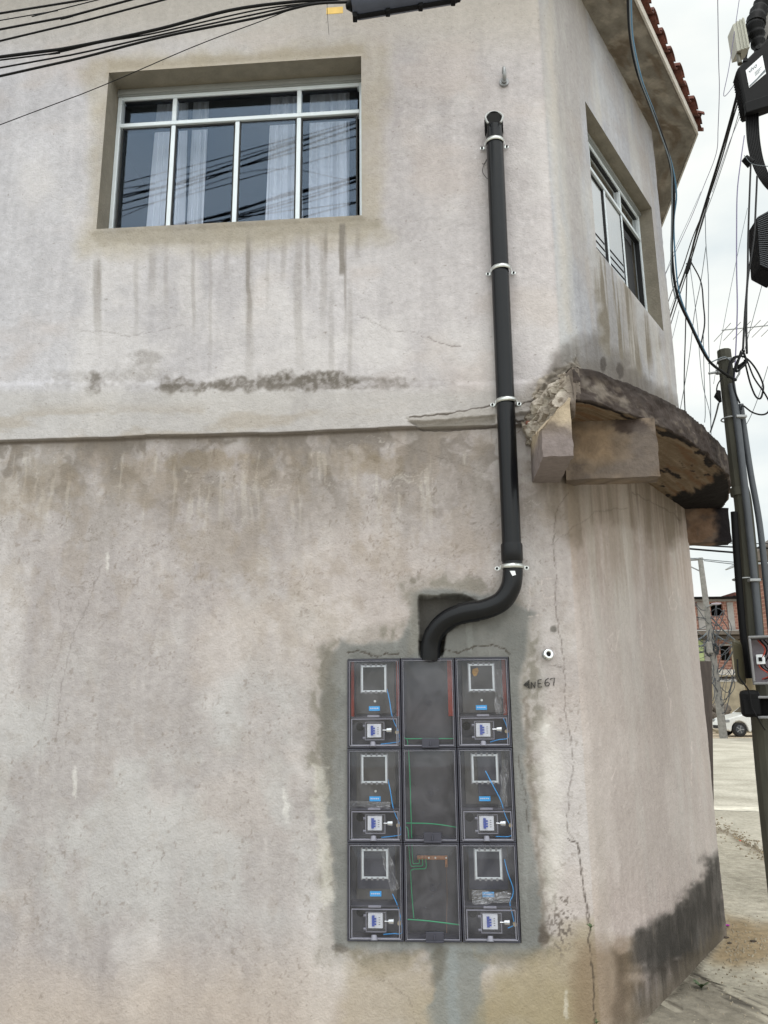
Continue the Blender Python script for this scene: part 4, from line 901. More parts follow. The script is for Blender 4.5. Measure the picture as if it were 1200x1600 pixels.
def meter_proto():
    r = base_box(); w, h = W_ - .003, H_ - .003
    MB().box(.035, .235, .085, .092, .165, .425).build('mounting_plate', M['olive_back'], r, bevel=.002)
    k = MB(); x0, x1, z0, z1 = .069, .197, .273, .408; t = .0095
    k.box(x0, x1, .010, .018, z1 - t, z1); k.box(x0, x1, .010, .018, z0, z0 + t); k.box(x0, x0 + t, .010, .018, z0 + t, z1 - t); k.box(x1 - t, x1, .010, .018, z0 + t, z1 - t)
    f_ = k.build('viewing_frame', M['frame_grey'], r, bevel=.002)
    k = MB(); g = .0045
    for a_ in (x0, x1):
        k.box(a_ - g, a_ + g, .012, .020, z0 - g, z1 + g)
    for q in range(4):
        for a_ in (z0, z1): k.box(x0 + .018 + q * .027, x0 + .028 + q * .027, .009, .019, a_ - .0065, a_ + .0065)
    k.build('frame_clips', M['box_grey'], f_)
    k = MB(); k.tube([(.133, .082, .228), (.133, .078, .228)], .006, 10); k.build('screw', M['zinc'], r)
    k = MB(); k.box(.102, .163, -.014, -.009, .150, .160); k.build('hinge_tab', M['rim'], r, bevel=.001)
    k = MB(); k.box(.006, w - .006, .02, .12, .146, .152); k.build('shelf', M['lilac'], r)
    k = MB(); x0, x1, z0, z1 = .020, .252, .012, .143; t = .0045
    k.box(x0, x1, -.010, -.001, z1 - t, z1); k.box(x0, x1, -.010, -.001, z0, z0 + t); k.box(x0, x0 + t, -.010, -.001, z0 + t, z1 - t); k.box(x1 - t, x1, -.010, -.001, z0 + t, z1 - t)
    k.build('breaker_door', M['rim'], r, bevel=.001)
    k = MB(); k.tube([(.052, .112, .1), (.052, .1185, .1)], .021, 20); k.build('knockout_hole', M['matblack'], r)
    # clear breaker enclosure with the breaker in it
    bb = MB(); x0, x1, z0, z1 = .088, .186, .038, .127; y0 = .006
    bb.box(x0, x1, y0, .06, z0, z1)
    be = bb.build('breaker_enclosure', M['clear'], r, bevel=.004)
    k = MB(); t = .003
    for (a_, b_, c_, d_) in ((x0, x1, z0, z0 + t), (x0, x1, z1 - t, z1), (x0, x0 + t, z0, z1), (x1 - t, x1, z0, z1)): k.box(a_, b_, y0 - .003, y0 - .0005, c_, d_)
    for z in (z0 + .01, z1 - .02): k.tube([(x0 - .012, .02, z), (x0, .02, z)], .006, 8)
    k.build('enclosure_edge', M['rim'], be)
    br = MB().box(.097, .168, .022, .055, .050, .116).build('breaker', M['white'], r, bevel=.002)
    k = MB(); k.box(.116, .129, .014, .0215, .060, .108)
    for z in (.071, .083, .095): k.box(.126, .138, .009, .0138, z - .0042, z + .0042)
    k.build('switch', M['blue'], br, bevel=.001)
    k = MB()
    for z in (.066, .076, .086, .096): k.box(.148, .156, .0205, .0216, z, z + .003)
    k.build('terminal_marks', M['box_grey'], br)
    k = MB(); k.tube([(.178, .004, .086), (.200, .004, .086)], .0035, 10); k.tube([(.198, .006, .086), (.222, .006, .086)], [.013, .015], 16); k.build('lock', M['chrome'], r)
    k = MB(); k.tube([(.248, .03, .075), (.248, .01, .075)], .009, 12); k.build('conduit_nut', M['tan'], r)
    k = MB(); k.tube([(.129, -.010, .03), (.129, -.016, .008)], [.012, .016], 14); k.build('knob', M['rim'], r)
    k = MB(); k.box(.102, .158, .076, .0845, .180, .203); k.build('sticker', M['sticker'], r)
    k = MB()
    for q in range(5): k.box(.108 + q * .009, .114 + q * .009, .0745, .0759, .190, .195)
    k.build('sticker_text', M['white'], r)
    return r
def hub_proto():
    r = base_box(); w, h = W_ - .003, H_ - .003
    k = MB(); k.box(.022, w - .022, .108, .116, .02, h - .02); k.build('mounting_plate', M['lilac_back'], r)
    k = MB(); k.box(.10, .185, -.020, -.0105, .004, .046); k.box(.10, .185, -.026, -.018, .001, .009); k.tube([(.142, -.026, .012), (.142, -.022, .035)], .004, 8); k.build('latch', M['lilac'], r, bevel=.002)
    k = MB(); k.torus((.137, .107, .215), (0, 1, 0), .014, .0016, 20, 6); k.torus((.137, .107, .215), (0, 1, 0), .004, .002, 12, 6)
    for q in range(7):
        MB().tube([(.06 + (q * 37 % 150) / 1000, .107, .07 + (q * 53 % 330) / 1000), (.06 + (q * 37 % 150) / 1000, .104, .07 + (q * 53 % 330) / 1000)], .005, 8).build('boss', M['lilac'], r)
    k.build('knockout_rings', M['lilac'], r)
    return r
def copy_tree(o, parent=None):
    c = o.copy(); COL.objects.link(c); c.parent = parent
    for ch in list(o.children): copy_tree(ch, c)
    return c
rowz = [.4885 + 2 * H_, .4885 + H_, .4885]
labs = {(0, 0): 'clear meter box at the top left of the block, red brick inside its edge', (1, 0): 'clear meter box in the middle of the left column, film above its breaker',
        (2, 0): 'clear meter box at the bottom of the left column, crumpled film beside its frame', (0, 1): 'empty middle meter box just under the black pipe, brick strip at its right',
        (1, 1): 'empty middle meter box in the centre of the block, green wire down its left side', (2, 1): 'middle meter box at the bottom holding a copper earth bar with green wires',
        (0, 2): 'clear meter box at the top right with a yellow leaf seen in its viewing frame', (1, 2): 'clear meter box in the middle of the right column, blue wire crossing its frame',
        (2, 2): 'clear meter box at the bottom right with crumpled film round a blue tag'}
mp_, hp_ = meter_proto(), hub_proto(); used = set(); BX = {}
for row in range(3):
    for c_ in range(3):
        src = hp_ if c_ == 1 else mp_
        o = src if src.name not in used else copy_tree(src)
        used.add(src.name)
        o.location = wl(-.1955 + .2745 * c_, rowz[row], .002); o.rotation_euler = (0, 0, -PS)
        tag(o, labs[(row, c_)], 'meter box', 'meter boxes set into the wall in a three by three block'); BX[(row, c_)] = o
def wire(rc, pts, m_, r=.0022, nm='wire'):
    return MB().tube(wirebend(pts), r, 8).build(nm, M[m_], BX[rc])
def bag(rc, x0, z0, x1, z1, y, wd, seed):
    n, m_ = 22, 12; P = np.zeros((n, m_, 3)); a = np.array([x0, z0]); b = np.array([x1, z1]); d = b - a; q = np.array([-d[1], d[0]]) / (np.linalg.norm(d) + 1e-6)
    for i in range(n):
        for j in range(m_):
            t = i / (n - 1); v = j / (m_ - 1) - .5; w = wd * (.55 + .9 * float(vn(t * 4, .3, seed))); p = a + d * t + q * w * v
            P[i, j] = (p[0], y + .022 * float(vn(t * 9, v * 7, seed + 2)) + .01 * float(vn(t * 23, v * 19, seed + 5)), p[1])
    o = gridmesh('plastic_bag', P, np.ones((n, m_, 3)), M['bag'], smooth=False); o.parent = BX[rc]; return o
for rc in [(0, 0), (1, 0)]:
    wire(rc, [(.197, .03, .30), (.212, .03, .23), (.222, .03, .164), (.236, .03, .12), (.252, .02, .087), (.262, .03, .034), (.23, .03, .024), (.165, .03, .017)], 'bluewire')
wire((2, 0), [(.215, .04, .20), (.24, .03, .15), (.255, .03, .09), (.26, .03, .03), (.22, .03, .026), (.17, .03, .022)], 'bluewire')
wire((0, 2), [(.235, .03, .14), (.250, .03, .10), (.255, .02, .045), (.21, .02, .036), (.165, .03, .024)], 'bluewire')
wire((1, 2), [(.135, .004, .33), (.165, .004, .27), (.205, .02, .19), (.225, .03, .12), (.250, .03, .06), (.246, .03, .024), (.175, .03, .022)], 'bluewire')
wire((2, 2), [(.212, .03, .36), (.225, .03, .30), (.247, .03, .235), (.245, .03, .20), (.23, .03, .165), (.240, .03, .11), (.244, .03, .07), (.215, .03, .055)], 'bluewire')
bag((1, 0), .01, .175, .21, .165, .01, .03, 3); bag((2, 0), .18, .40, .23, .22, .01, .04, 5); bag((0, 2), .215, .38, .225, .16, .012, .06, 9)
bag((1, 2), .235, .38, .215, .15, .01, .04, 12); bag((2, 2), .05, .19, .235, .19, .012, .05, 15)
for x0, x1, rc in [(.243, .262, (0, 0)), (.236, .262, (0, 1)), (.243, .262, (0, 2)), (.0075, .022, (0, 0))]:
    MB().box(x0, x1, .10, .118, .15, .432).build('brick_strip', M['brickred'], BX[rc])
MB().prism([(.092, .385), (.118, .392), (.122, .375), (.112, .352), (.098, .348), (.088, .366)], (1, 0, 0), (0, 0, 1), (0, .070, 0), (0, .003, 0)).build('yellow_leaf', mat('dry_leaf', rgb(190, 140, 40), .8, noise=.4, nscale=60), BX[(0, 2)])
MB().box(.10, .22, .072, .083, .208, .425).build('dark_plate', M['navy_back'], BX[(1, 2)])
for rc in [(2, 0), (2, 2)]: MB().box(.04, .228, .076, .084, .215, .425).build('dark_plate', M['navy_back'], BX[rc])
g = .0024
wire((0, 1), [(.01, .04, .05), (.022, .04, .042), (.12, .04, .042), (.26, .04, .041)], 'greenwire', g); wire((0, 1), [(.022, .04, .042), (.026, .04, .025), (.026, .04, .010)], 'greenwire', g)
wire((1, 1), [(.030, .05, .43), (.034, .05, .30), (.036, .05, .16), (.038, .05, .01)], 'greenwire', g); wire((1, 1), [(.012, .04, .082), (.12, .04, .08), (.20, .04, .072), (.262, .04, .062)], 'greenwire', g)
wire((1, 1), [(.010, .04, .065), (.020, .04, .055), (.024, .04, .01)], 'greenwire', g); wire((1, 1), [(.05, .05, .27), (.06, .05, .26), (.065, .05, .25)], 'cable', .0015)
wire((2, 1), [(.071, .09, .350), (.071, .09, .331), (.050, .09, .329), (.041, .09, .332), (.038, .09, .38), (.037, .09, .43)], 'greenwire', g)
wire((2, 1), [(.0866, .09, .350), (.0866, .09, .320), (.055, .09, .317), (.031, .09, .319), (.024, .09, .37), (.020, .09, .43)], 'greenwire', g)
wire((2, 1), [(.104, .09, .350), (.104, .09, .309), (.070, .09, .304), (.033, .09, .299), (.029, .09, .27), (.034, .08, .17), (.041, .07, .085)], 'greenwire', g)
wire((2, 1), [(.012, .05, .084), (.10, .05, .079), (.19, .05, .070), (.262, .05, .062)], 'greenwire', .003)
wire((2, 1), [(.205, .09, .325), (.205, .08, .185), (.200, .06, .09), (.199, .03, .03)], 'brown', .0018)
k = MB(); k.box(.061, .213, .098, .104, .345, .364)
for x in (.071, .0866, .104): k.box(x - .006, x + .006, .090, .0975, .348, .366); k.tube([(x, .092, .348), (x, .092, .332)], .0035, 8)
k.box(.199, .211, .090, .0975, .312, .366)
k.build('earth_bar', M['copper'], BX[(2, 1)], bevel=.001)
k = MB()
for x in (.12, .152, .205): k.tube([(x, .089, .355), (x, .0975, .355)], .004, 10)
k.build('bar_screw', M['zinc'], BX[(2, 1)])
# blue tag crumpled in the lower right box is the copied sticker

# ------------------------------------------------------------------ cables in front of the wall
def cable(pts, r, label, m_='cable', group=None, n=10, name='cable', cat='cable', sag=0, k=None):
    P = catm(pts, n)
    if sag:
        L_ = len(P)
        P = [p - np.array([0, 0, sag * 4 * (i / (L_ - 1)) * (1 - i / (L_ - 1))]) for i, p in enumerate(P)]
    o = (k or MB()).tube(P, r, 6).build(name, M[m_]); return tag(o, label, cat, group)
FG = 'cables running past the front wall'
tip = at(549, 2, 3.61)
def ext(p0, p1, t): return p1 + (p1 - p0) * t     # carry a line on beyond the frame
def run(seq, r, label, m_='cable', left=3.2, right=None, fuzz=0):
    pts = [at(*q) for q in seq]
    a = ext(pts[1], pts[0], left / np.linalg.norm(pts[1] - pts[0]))
    pts = [a] + pts
    if right: pts.append(ext(pts[-2], pts[-1], right / np.linalg.norm(pts[-2] - pts[-1])))
    return cable(pts, r, label, m_, FG)
run([(0, 89, 3.63), (100, 76, 3.63), (241, 47, 3.60), (360, 16, 3.59), (456, 3, 3.59), (520, -1, 3.61), (560, -8, 3.61)], .0085, 'thickest black cable bundle slanting from the left edge to the closure')
run([(0, 94, 3.64), (80, 84, 3.64), (160, 66, 3.62), (241, 52, 3.61), (400, 16, 3.6), (500, 3, 3.61), (560, -6, 3.61)], .004, 'thin black cable hugging the underside of the thickest bundle')
run([(0, 106, 3.62), (120, 84, 3.62), (253, 54, 3.60), (400, 22, 3.59), (480, 6, 3.59), (548, 1, 3.61), (580, -6, 3.61)], .0045, 'slim black cable just below the thickest bundle')
run([(0, 119, 3.63), (120, 92, 3.62), (253, 58, 3.60), (400, 28, 3.59), (487, 7, 3.59), (549, 3, 3.61), (580, -4, 3.61)], .0065, 'lowest of the thick black cables slanting over the window')
run([(0, 64, 3.72), (130, 33, 3.70), (255, 0, 3.69)], .0055, 'black cable cutting the top left corner, lowest of three', right=4)
run([(0, 46, 3.72), (110, 25, 3.70), (203, 0, 3.69)], .006, 'black cable cutting the top left corner, middle of three', right=4)
run([(0, 32, 3.72), (80, 18, 3.7), (152, 0, 3.69)], .003, 'thin black cable cutting the top left corner, highest of three', right=4)
run([(0, 195, 3.95), (150, 138, 3.92), (300, 74, 3.85), (400, 36, 3.75), (481, 7, 3.62), (545, 2, 3.61)], .0025, 'single thin black wire drooping across the window head', right=None)
for i, (y_, el_) in enumerate([(3.35, 35.2), (3.2, 36.1), (3.15, 36.8), (2.9, 38.6), (2.75, 39.4), (2.6, 40.3)]):
    z_ = 1.6 + (8.4 - y_) * math.tan(R(el_)) + .17 * .9
    cable([(-5, y_ + .03, z_ - .17 * 5 - .04), (-2, y_, z_ - .34 - .03), (0, y_, z_), (1.2, y_, z_ + .22), (4, y_ - .1, z_ + .75)], [.0055, .004, .007, .004, .006, .0045][i], ['slim cable just outside the main bundle, mirrored low in the window', 'thin cable above the frame, mirrored across the middle of the panes', 'thick cable above the frame, mirrored across the middle of the panes', 'thin cable above the frame, mirrored near the transom', 'black cable above the frame, mirrored over the transom', 'cable farthest above the frame, mirrored in the top lights'][i], 'cable', FG)
# splice closure
cl = empty('splice_closure', at(635, 5, 3.61), 'dark grey cable splice closure hanging on the cables at the top edge', 'cable closure')
a = at(549, 9, 3.61); b = at(724, -20, 3.61); ax = (b - a) / np.linalg.norm(b - a)
k = MB(); rr = .074; cts = [a + ax * q for q in (0, .012, .03, .06, .30, .56, .60)]; sub(k.tube([c for c in cts], [.045, .066, .073, rr, rr, rr, .06], 28).build('body', M['closure']), cl)
k = MB(); k.hexa([a + ax * .03 + [0, -.012, -.084], a + ax * .60 + [0, -.012, -.084], a + ax * .60 + [0, .012, -.084], a + ax * .03 + [0, .012, -.084]], [a + ax * .03 + [0, -.012, -.066], a + ax * .60 + [0, -.012, -.066], a + ax * .60 + [0, .012, -.066], a + ax * .03 + [0, .012, -.066]]); sub(k.build('flange', M['black'], bevel=.002), cl)
for q in (.02, .20, .38, .56):
    c = a + ax * q; sub(MB().box(c[0] - .012, c[0] + .012, c[1] - .02, c[1] + .02, c[2] - .094, c[2] - .060).build('clip', M['black'], bevel=.003), cl)
sub(MB().tube([a + ax * -.03, a + ax * .01], [.012, .04], 16).build('cable_gland', M['black']), cl)
tg = empty('cable_tag', at(522, 12, 3.6), 'small yellow tag hanging under the cables beside the closure', 'tag')
a = at(510, 12, 3.6); b = at(536, 10, 3.6); dz = np.array([0, 0, .042])
sub(MB().hexa([a, b, b + [0, .003, 0], a + [0, .003, 0]], [a - dz, b - dz, b - dz + [0, .003, 0], a - dz + [0, .003, 0]]).build('plate', M['yellow'], bevel=.001), tg)
sub(MB().tube([at(511, 6, 3.6), at(512, 30, 3.6), at(514, 54, 3.6)], .0012, 5).build('tie', M['cable']), tg)
# cables over the street behind the viewer, seen mirrored in the glass
for i, (y, z0, z1, r) in enumerate([(-1.6, 6.3, 6.9, .010), (-1.75, 6.55, 7.1, .006), (1.9, 5.95, 6.5, .006)]):
    cable([(-9, y, z0), (-2, y, z0 + .25), (3, y, z0 + .5), (9, y, z1 + .3)], r, ['heavy black street cable seen only mirrored in the window glass, lower one', 'slim black street cable seen only mirrored in the window glass, upper one', 'black cable passing high over the pavement, mirrored in the upper lights'][i], 'cable', 'cables over the street')

for i in range(6):
    o_ = 2.2 + .12 * (i % 3); z_ = 7.75 + .36 * i
    cable([w2l(-3, z_ - .15, o_), w2l(2, z_, o_ + .05), w2l(8, z_ + .3, o_ + .1), w2l(18, z_ + .9, o_ + .2)], .014, 'side street cable mirrored in the bright panes, ' + ['lowest', 'second lowest', 'third from the bottom', 'third from the top', 'second highest', 'highest'][i] + ' of six', 'cable', 'cables mirrored in the side window')
# ------------------------------------------------------------------ ground
def flat(name, poly, z, m_, kind='structure', th=None):
    k = MB()
    if th: k.prism(poly, (1, 0, 0), (0, 1, 0), (0, 0, z - th), (0, 0, th))
    else: k.add([(x, y, z) for x, y in poly], [tuple(range(len(poly)))])
    return tag(k.build(name, m_), kind=kind)
def groundmat(name, c1, c2, c3, sc, rough=.95, bump=.4):
    M_ = bpy.data.materials.new(name); M_.use_nodes = True; n = M_.node_tree; b = n.nodes['Principled BSDF']; l = n.links.new
    b.inputs['Roughness'].default_value = rough; b.inputs['Specular IOR Level'].default_value = .2
    t = n.nodes.new('ShaderNodeTexCoord'); a = n.nodes.new('ShaderNodeTexNoise'); a.inputs['Scale'].default_value = sc; a.inputs['Detail'].default_value = 10; a.inputs['Roughness'].default_value = .62
    l(t.outputs['Object'], a.inputs['Vector']); r_ = n.nodes.new('ShaderNodeValToRGB'); r_.color_ramp.elements[0].position = .32; r_.color_ramp.elements[0].color = c1; r_.color_ramp.elements[1].position = .68; r_.color_ramp.elements[1].color = c3
    e = r_.color_ramp.elements.new(.5); e.color = c2; l(a.outputs['Fac'], r_.inputs[0])
    a2 = n.nodes.new('ShaderNodeTexNoise'); a2.inputs['Scale'].default_value = sc * 22; a2.inputs['Detail'].default_value = 8; l(t.outputs['Object'], a2.inputs['Vector'])
    m_ = n.nodes.new('ShaderNodeMapRange'); m_.inputs[1].default_value = .3; m_.inputs[2].default_value = .7; m_.inputs[3].default_value = .78; m_.inputs[4].default_value = 1.15; l(a2.outputs['Fac'], m_.inputs[0])
    v = n.nodes.new('ShaderNodeVectorMath'); v.operation = 'SCALE'; l(r_.outputs[0], v.inputs[0]); l(m_.outputs[0], v.inputs['Scale']); l(v.outputs[0], b.inputs['Base Color'])
    bp = n.nodes.new('ShaderNodeBump'); bp.inputs['Strength'].default_value = bump; bp.inputs['Distance'].default_value = .02; l(a2.outputs['Fac'], bp.inputs['Height']); l(bp.outputs[0], b.inputs['Normal']); return M_
M['road'] = groundmat('worn_road', rgb(156, 150, 136), rgb(174, 168, 154), rgb(192, 186, 172), .9)
M['far_ground'] = groundmat('dusty_ground', rgb(164, 150, 130), rgb(186, 170, 148), rgb(198, 184, 164), .3)
M['pavement'] = groundmat('pavement', rgb(122, 112, 96), rgb(156, 146, 128), rgb(184, 176, 160), 1.6)
M['dirtypav'] = groundmat('dirty_pavement', rgb(74, 70, 62), rgb(104, 98, 88), rgb(130, 120, 104), 2.2)
flat('ground', [(-400, -400), (400, -400), (400, 1200), (-400, 1200)], -.10, M['far_ground'])
flat('road', [(-60, -30), (30, -30), (30, 24), (30, 36), (5, 36), (-60, 34)], -.094, M['road'])
# pavement with a ragged low kerb
kerb = [(-9, 2.7), (.6, 2.55), (1.7, 2.9), (2.6, 3.6), (3.2, 5.0), (3.62, 7.0), (3.92, 8.87), (4.07, 10.04), (4.2, 11.03), (4.5, 16), (5.4, 30)]
kc = catm([(a, b, 0) for a, b in kerb], 10)
nk = len(kc); gx = []
for i, p in enumerate(kc):
    rowp = []
    if p[1] < 4.0: q = np.array([p[0] * .5 - .5, 6.5, 0])
    else: q = np.array([1.6, p[1] + .3, 0])
    jx = .05 * (float(fbm(np.array(i * .21), np.array(0.), 4, 3)) - .5)
    for j in range(60):
        t = (j / 59) ** .8
        rowp.append(p * (1 - t) + q * t + np.array([jx, jx, 0]) * (1 - t))
    gx.append(rowp)
gx = np.array(gx)
gx = np.concatenate([gx[:, :1] + np.array([.015, -.01, -.12]), gx], 1)
# resample along the kerb for paint detail
def dens(Pg, f):
    n0 = Pg.shape[0]; t = np.linspace(0, n0 - 1, n0 * f); i = np.minimum(t.astype(int), n0 - 2); fr_ = (t - i)[:, None, None]; return Pg[i] * (1 - fr_) + Pg[i + 1] * fr_
gx = dens(gx, 5)
xx, yy = gx[..., 0], gx[..., 1]
gx[:, 1:, 2] += (fbm(xx * 2, yy * 2, 4, 3)[:, 1:] - .5) * .012
Xp, Yp = pproj(gx.reshape(-1, 3)); Xp = Xp.reshape(xx.shape); Yp = Yp.reshape(xx.shape)
behind = gx[..., 1] < .8; Xp[behind] = -999; Yp[behind] = -999
cc = np.ones(gx.shape) * np.array([184, 177, 161.]) + ((fbm(xx * 1.6, yy * .9, 5, 3) - .5) * 60)[..., None] + ((fbm(xx * 14, yy * 9, 4, 6) - .5) * 34)[..., None]
cc = lay(cc, (190, 182, 164), sst(.52, .7, fbm(xx * 2.4, yy * 1.2, 4, 12)) * .5)
cc = lay(cc, (96, 90, 80), polym(Xp, Yp, [(960, 1600), (1010, 1575), (1088, 1512), (1120, 1545), (1200, 1600), (1240, 1640), (940, 1640)], 6, 8, .05, 5) * .6 * (.6 + .6 * fbm(xx * 9, yy * 9, 4, 2)))
cc = lay(cc, (142, 120, 88), polym(Xp, Yp, [(1132, 1432), (1165, 1440), (1210, 1450), (1210, 1500), (1150, 1512), (1110, 1500), (1126, 1470)], 14, 12, .04, 7) * .75)
cc = lay(cc, (52, 46, 40), linem(Xp, Yp, [(1084, 1520), (1108, 1532), (1140, 1556), (1200, 1588)], 1.4, 4, .08, 1, 5) * .8)
cc = lay(cc, (70, 64, 56), linem(Xp, Yp, [(1132, 1448), (1115, 1480), (1088, 1514), (1060, 1548), (1000, 1590)], 4, 5, .06, 4, 9) * .7)
cc = lay(cc, (58, 54, 50), blob(Xp, Yp, 1165, 1572, 26, 14, 8, .8, .06) * .6)
cc = lay(cc, (92, 78, 62), linem(Xp, Yp, [(1118, 1292), (1150, 1308), (1172, 1322), (1200, 1342)], 4, 6, .08, 4, 11) * .7)
tag(gridmesh('pavement', gx, lin(cc) * .9, mat('pavement_concrete', (.3, .3, .3, 1), .95, spec=.2, noise=.3, nscale=14, bump=.9, bscale=45, attr='tone')), kind='structure')
# dirt in the gutter
k = MB(); RR = random.Random(5)
g0 = [(kc[i][0] + .05, kc[i][1]) for i in range(0, nk)]
vs = []; fs = []
for i, p in enumerate(kc):
    wv = .10 + .12 * float(fbm(np.array(i * .3), np.array(1.), 3, 2)); vs += [(p[0] - .03, p[1], -.045), (p[0] + wv * .5, p[1] - wv * .3, -.055), (p[0] + wv, p[1] - wv * .6, -.0935)]
for i in range(nk - 1): fs += [(3 * i, 3 * i + 3, 3 * i + 4, 3 * i + 1), (3 * i + 1, 3 * i + 4, 3 * i + 5, 3 * i + 2)]
k.add(vs, fs, True); tag(k.build('gutter_dirt', groundmat('gutter_soil', rgb(104, 88, 66), rgb(134, 114, 84), rgb(156, 138, 108), 3)), 'brown dirt lying along the kerb', 'dirt', kind='stuff')
# patches on the road
def patch(pix, name, m_, z=-.089): flat(name, [tuple(onz(px, py, z)[:2]) for px, py in pix], z, m_)
patch([(1100, 1259), (1150, 1260), (1260, 1263), (1260, 1270), (1180, 1268), (1100, 1265)], 'road_patch', mat('pale_strip', rgb(212, 206, 190), .95, noise=.3, nscale=5, bump=.3))
# loose grit by the corner
k = MB()
for i in range(260):
    px, py = RR.gauss(1160, 26), RR.gauss(1478, 22)
    if px < 1122: continue
    p = onz(px, py, .0); s = RR.uniform(.003, .008); k.hexa([p + [-s, -s, -.004], p + [s, -s * .7, -.004], p + [s * .8, s, -.004], p + [-s, s, -.004]], [p + [-s * .6, -s * .6, s], p + [s * .5, -s * .6, s], p + [s * .6, s * .5, s * .8], p + [-s * .6, s * .6, s]])
for i in range(500):
    t_ = RR.random(); px, py = 1120 + 110 * t_ + RR.gauss(0, 5), 1294 + 62 * t_ + RR.gauss(0, 7)
    p = onz(px, py, -.05 if RR.random() < .6 else 0.0); s = RR.uniform(.004, .014); k.hexa([p + [-s, -s, -.004], p + [s, -s * .7, -.004], p + [s * .8, s, -.004], p + [-s, s, -.004]], [p + [-s * .6, -s * .6, s], p + [s * .5, -s * .6, s], p + [s * .6, s * .5, s * .8], p + [-s * .6, s * .6, s]])
for i in range(260):
    px, py = RR.uniform(1010, 1230), RR.uniform(1500, 1640); p = onz(px, py, 0)
    if (p - FD) @ n2 < .03: continue
    s = RR.uniform(.0015, .005); k.hexa([p + [-s, -s, -.003], p + [s, -s * .7, -.003], p + [s * .8, s, -.003], p + [-s, s, -.003]], [p + [-s * .6, -s * .6, s], p + [s * .5, -s * .6, s], p + [s * .6, s * .5, s * .8], p + [-s * .6, s * .6, s]])
tag(k.build('loose_grit', M['pavement']), 'loose sand and grit beside the building corner', 'grit', kind='stuff')
for (px, py, s, lab) in [(1134, 1465, .014, 'dark stone nearest the wall corner on the pavement'), (1140, 1474, .010, 'smaller dark stone in front of the corner stone'), (1177, 1471, .014, 'flat dark chip on the sandy pavement right of the petal'), (1186, 1330, .012, 'dark pebble in the gutter dirt')]:
    p = onz(px, py, .003 if py > 1400 else -.03); bm = bmesh.new(); bmesh.ops.create_icosphere(bm, subdivisions=2, radius=s)
    for v in bm.verts: v.co = Vector((v.co.x * 1.7 + p[0], v.co.y + p[1], v.co.z * .5 + p[2] + .003)) + Vector((1, 1, 0)) * (float(vn(v.co.x * 90, v.co.z * 90 + v.co.y * 50, 3)) - .5) * s * .6
    me = bpy.data.meshes.new('stone'); bm.to_mesh(me); bm.free(); me.materials.append(M['rock']); o = bpy.data.objects.new('stone', me); COL.objects.link(o); tag(o, lab, 'stone', 'stones on the pavement')
def petal(px, py, z, s, m_, lab):
    p = onz(px, py, z); k = MB()
    for q in range(5):
        a = q * 1.256; d = np.array([math.cos(a), math.sin(a), 0]); e = np.array([-d[1], d[0], 0])
        k.add([p + [0, 0, .004], p + d * s * .6 + e * s * .45 + [0, 0, .014], p + d * s + [0, 0, .010], p + d * s * .6 - e * s * .45 + [0, 0, .012]], [(0, 1, 2, 3)])
    tag(k.build('fallen_flower', M[m_]), lab, 'flower')
petal(1136, 1448, .0, .024, 'petal', 'purple fallen flower on the pavement by the wall corner')
petal(1155, 1315, -.04, .03, 'redpetal', 'red fallen flower lying in the gutter dirt')
def weed(p, h, n, label, seed):
    RW = random.Random(seed); e = empty('weed', p, label, 'weed', group=None); k = MB()
    for i in range(n):
        a = RW.uniform(0, 6.28); d = np.array([math.cos(a), math.sin(a), 0]); l = h * RW.uniform(.5, 1.1); s = np.array([-d[1], d[0], 0]) * l * .12
        q = [p + d * l * t * .7 + np.array([0, 0, l * (t - .55 * t * t)]) for t in (0, .35, .7, 1)]
        k.add([q[0] - s * .3, q[0] + s * .3, q[1] + s, q[1] - s, q[2] + s * .8, q[2] - s * .8, q[3]], [(0, 1, 2, 3), (3, 2, 4, 5), (5, 4, 6)], True)
    sub(k.build('leaves', M['leaf']), e); sub(MB().tube([p - [0, 0, .01], p + [0, 0, h * .3]], .002, 5).build('stem', M['leaf']), e)
weed(onz(1096, 1544, 0), .07, 26, 'small green weed growing from the pavement crack at the wall foot', 2)
wp_ = w1(930, 1597, .01); weed(np.array([wp_[0], wp_[1] - .02, wp_[2]]), .03, 10, 'tiny green sprout at the bottom of the long wall crack', 4)
wp_ = w2(922, 1450, .005); weed(wp_ + n2 * .004, .035, 9, 'tiny dry sprout growing out of the wall crack halfway down', 6)

# ------------------------------------------------------------------ board behind the corner
bd = empty('weathered_board', at(1104, 1320, 7.9) * [1, 1, 0], 'dark weathered board standing upright just behind the building corner', 'board')
Yb = 7.8; tr_ = at(1112, 1033, Yb); tl_ = tr_ + np.array([-.45, .1, .015]); br_ = at(1116.5, 1312, Yb - .1); br_ = br_ + (br_ - tr_) * ((br_[2] + .1) / (tr_[2] - br_[2])); bl_ = br_ + np.array([-.3, .1, 0])
def plank(a0, a1):
    tp0 = tl_ * (1 - a0) + tr_ * a0; tp1 = tl_ * (1 - a1) + tr_ * a1; b0 = bl_ * (1 - a0) + br_ * a0; b1 = bl_ * (1 - a1) + br_ * a1; e = np.array([0, .03, 0])
    return MB().hexa([b0, b1, b1 + e, b0 + e], [tp0, tp1, tp1 + e, tp0 + e]).build('plank', M['panel'], bevel=.003)
sub(plank(0, .30), bd); sub(plank(.31, .62), bd); sub(plank(.63, 1.0), bd)
e = np.array([0, .031, 0])
for z in (.35, 1.7): sub(MB().hexa([bl_ + e + [0, 0, z], br_ + e + [0, 0, z], br_ + e * 2 + [0, 0, z], bl_ + e * 2 + [0, 0, z]], [bl_ + e + [0, 0, z + .08], br_ + e + [0, 0, z + .08], br_ + e * 2 + [0, 0, z + .08], bl_ + e * 2 + [0, 0, z + .08]]).build('cross_batten', M['panel']), bd)

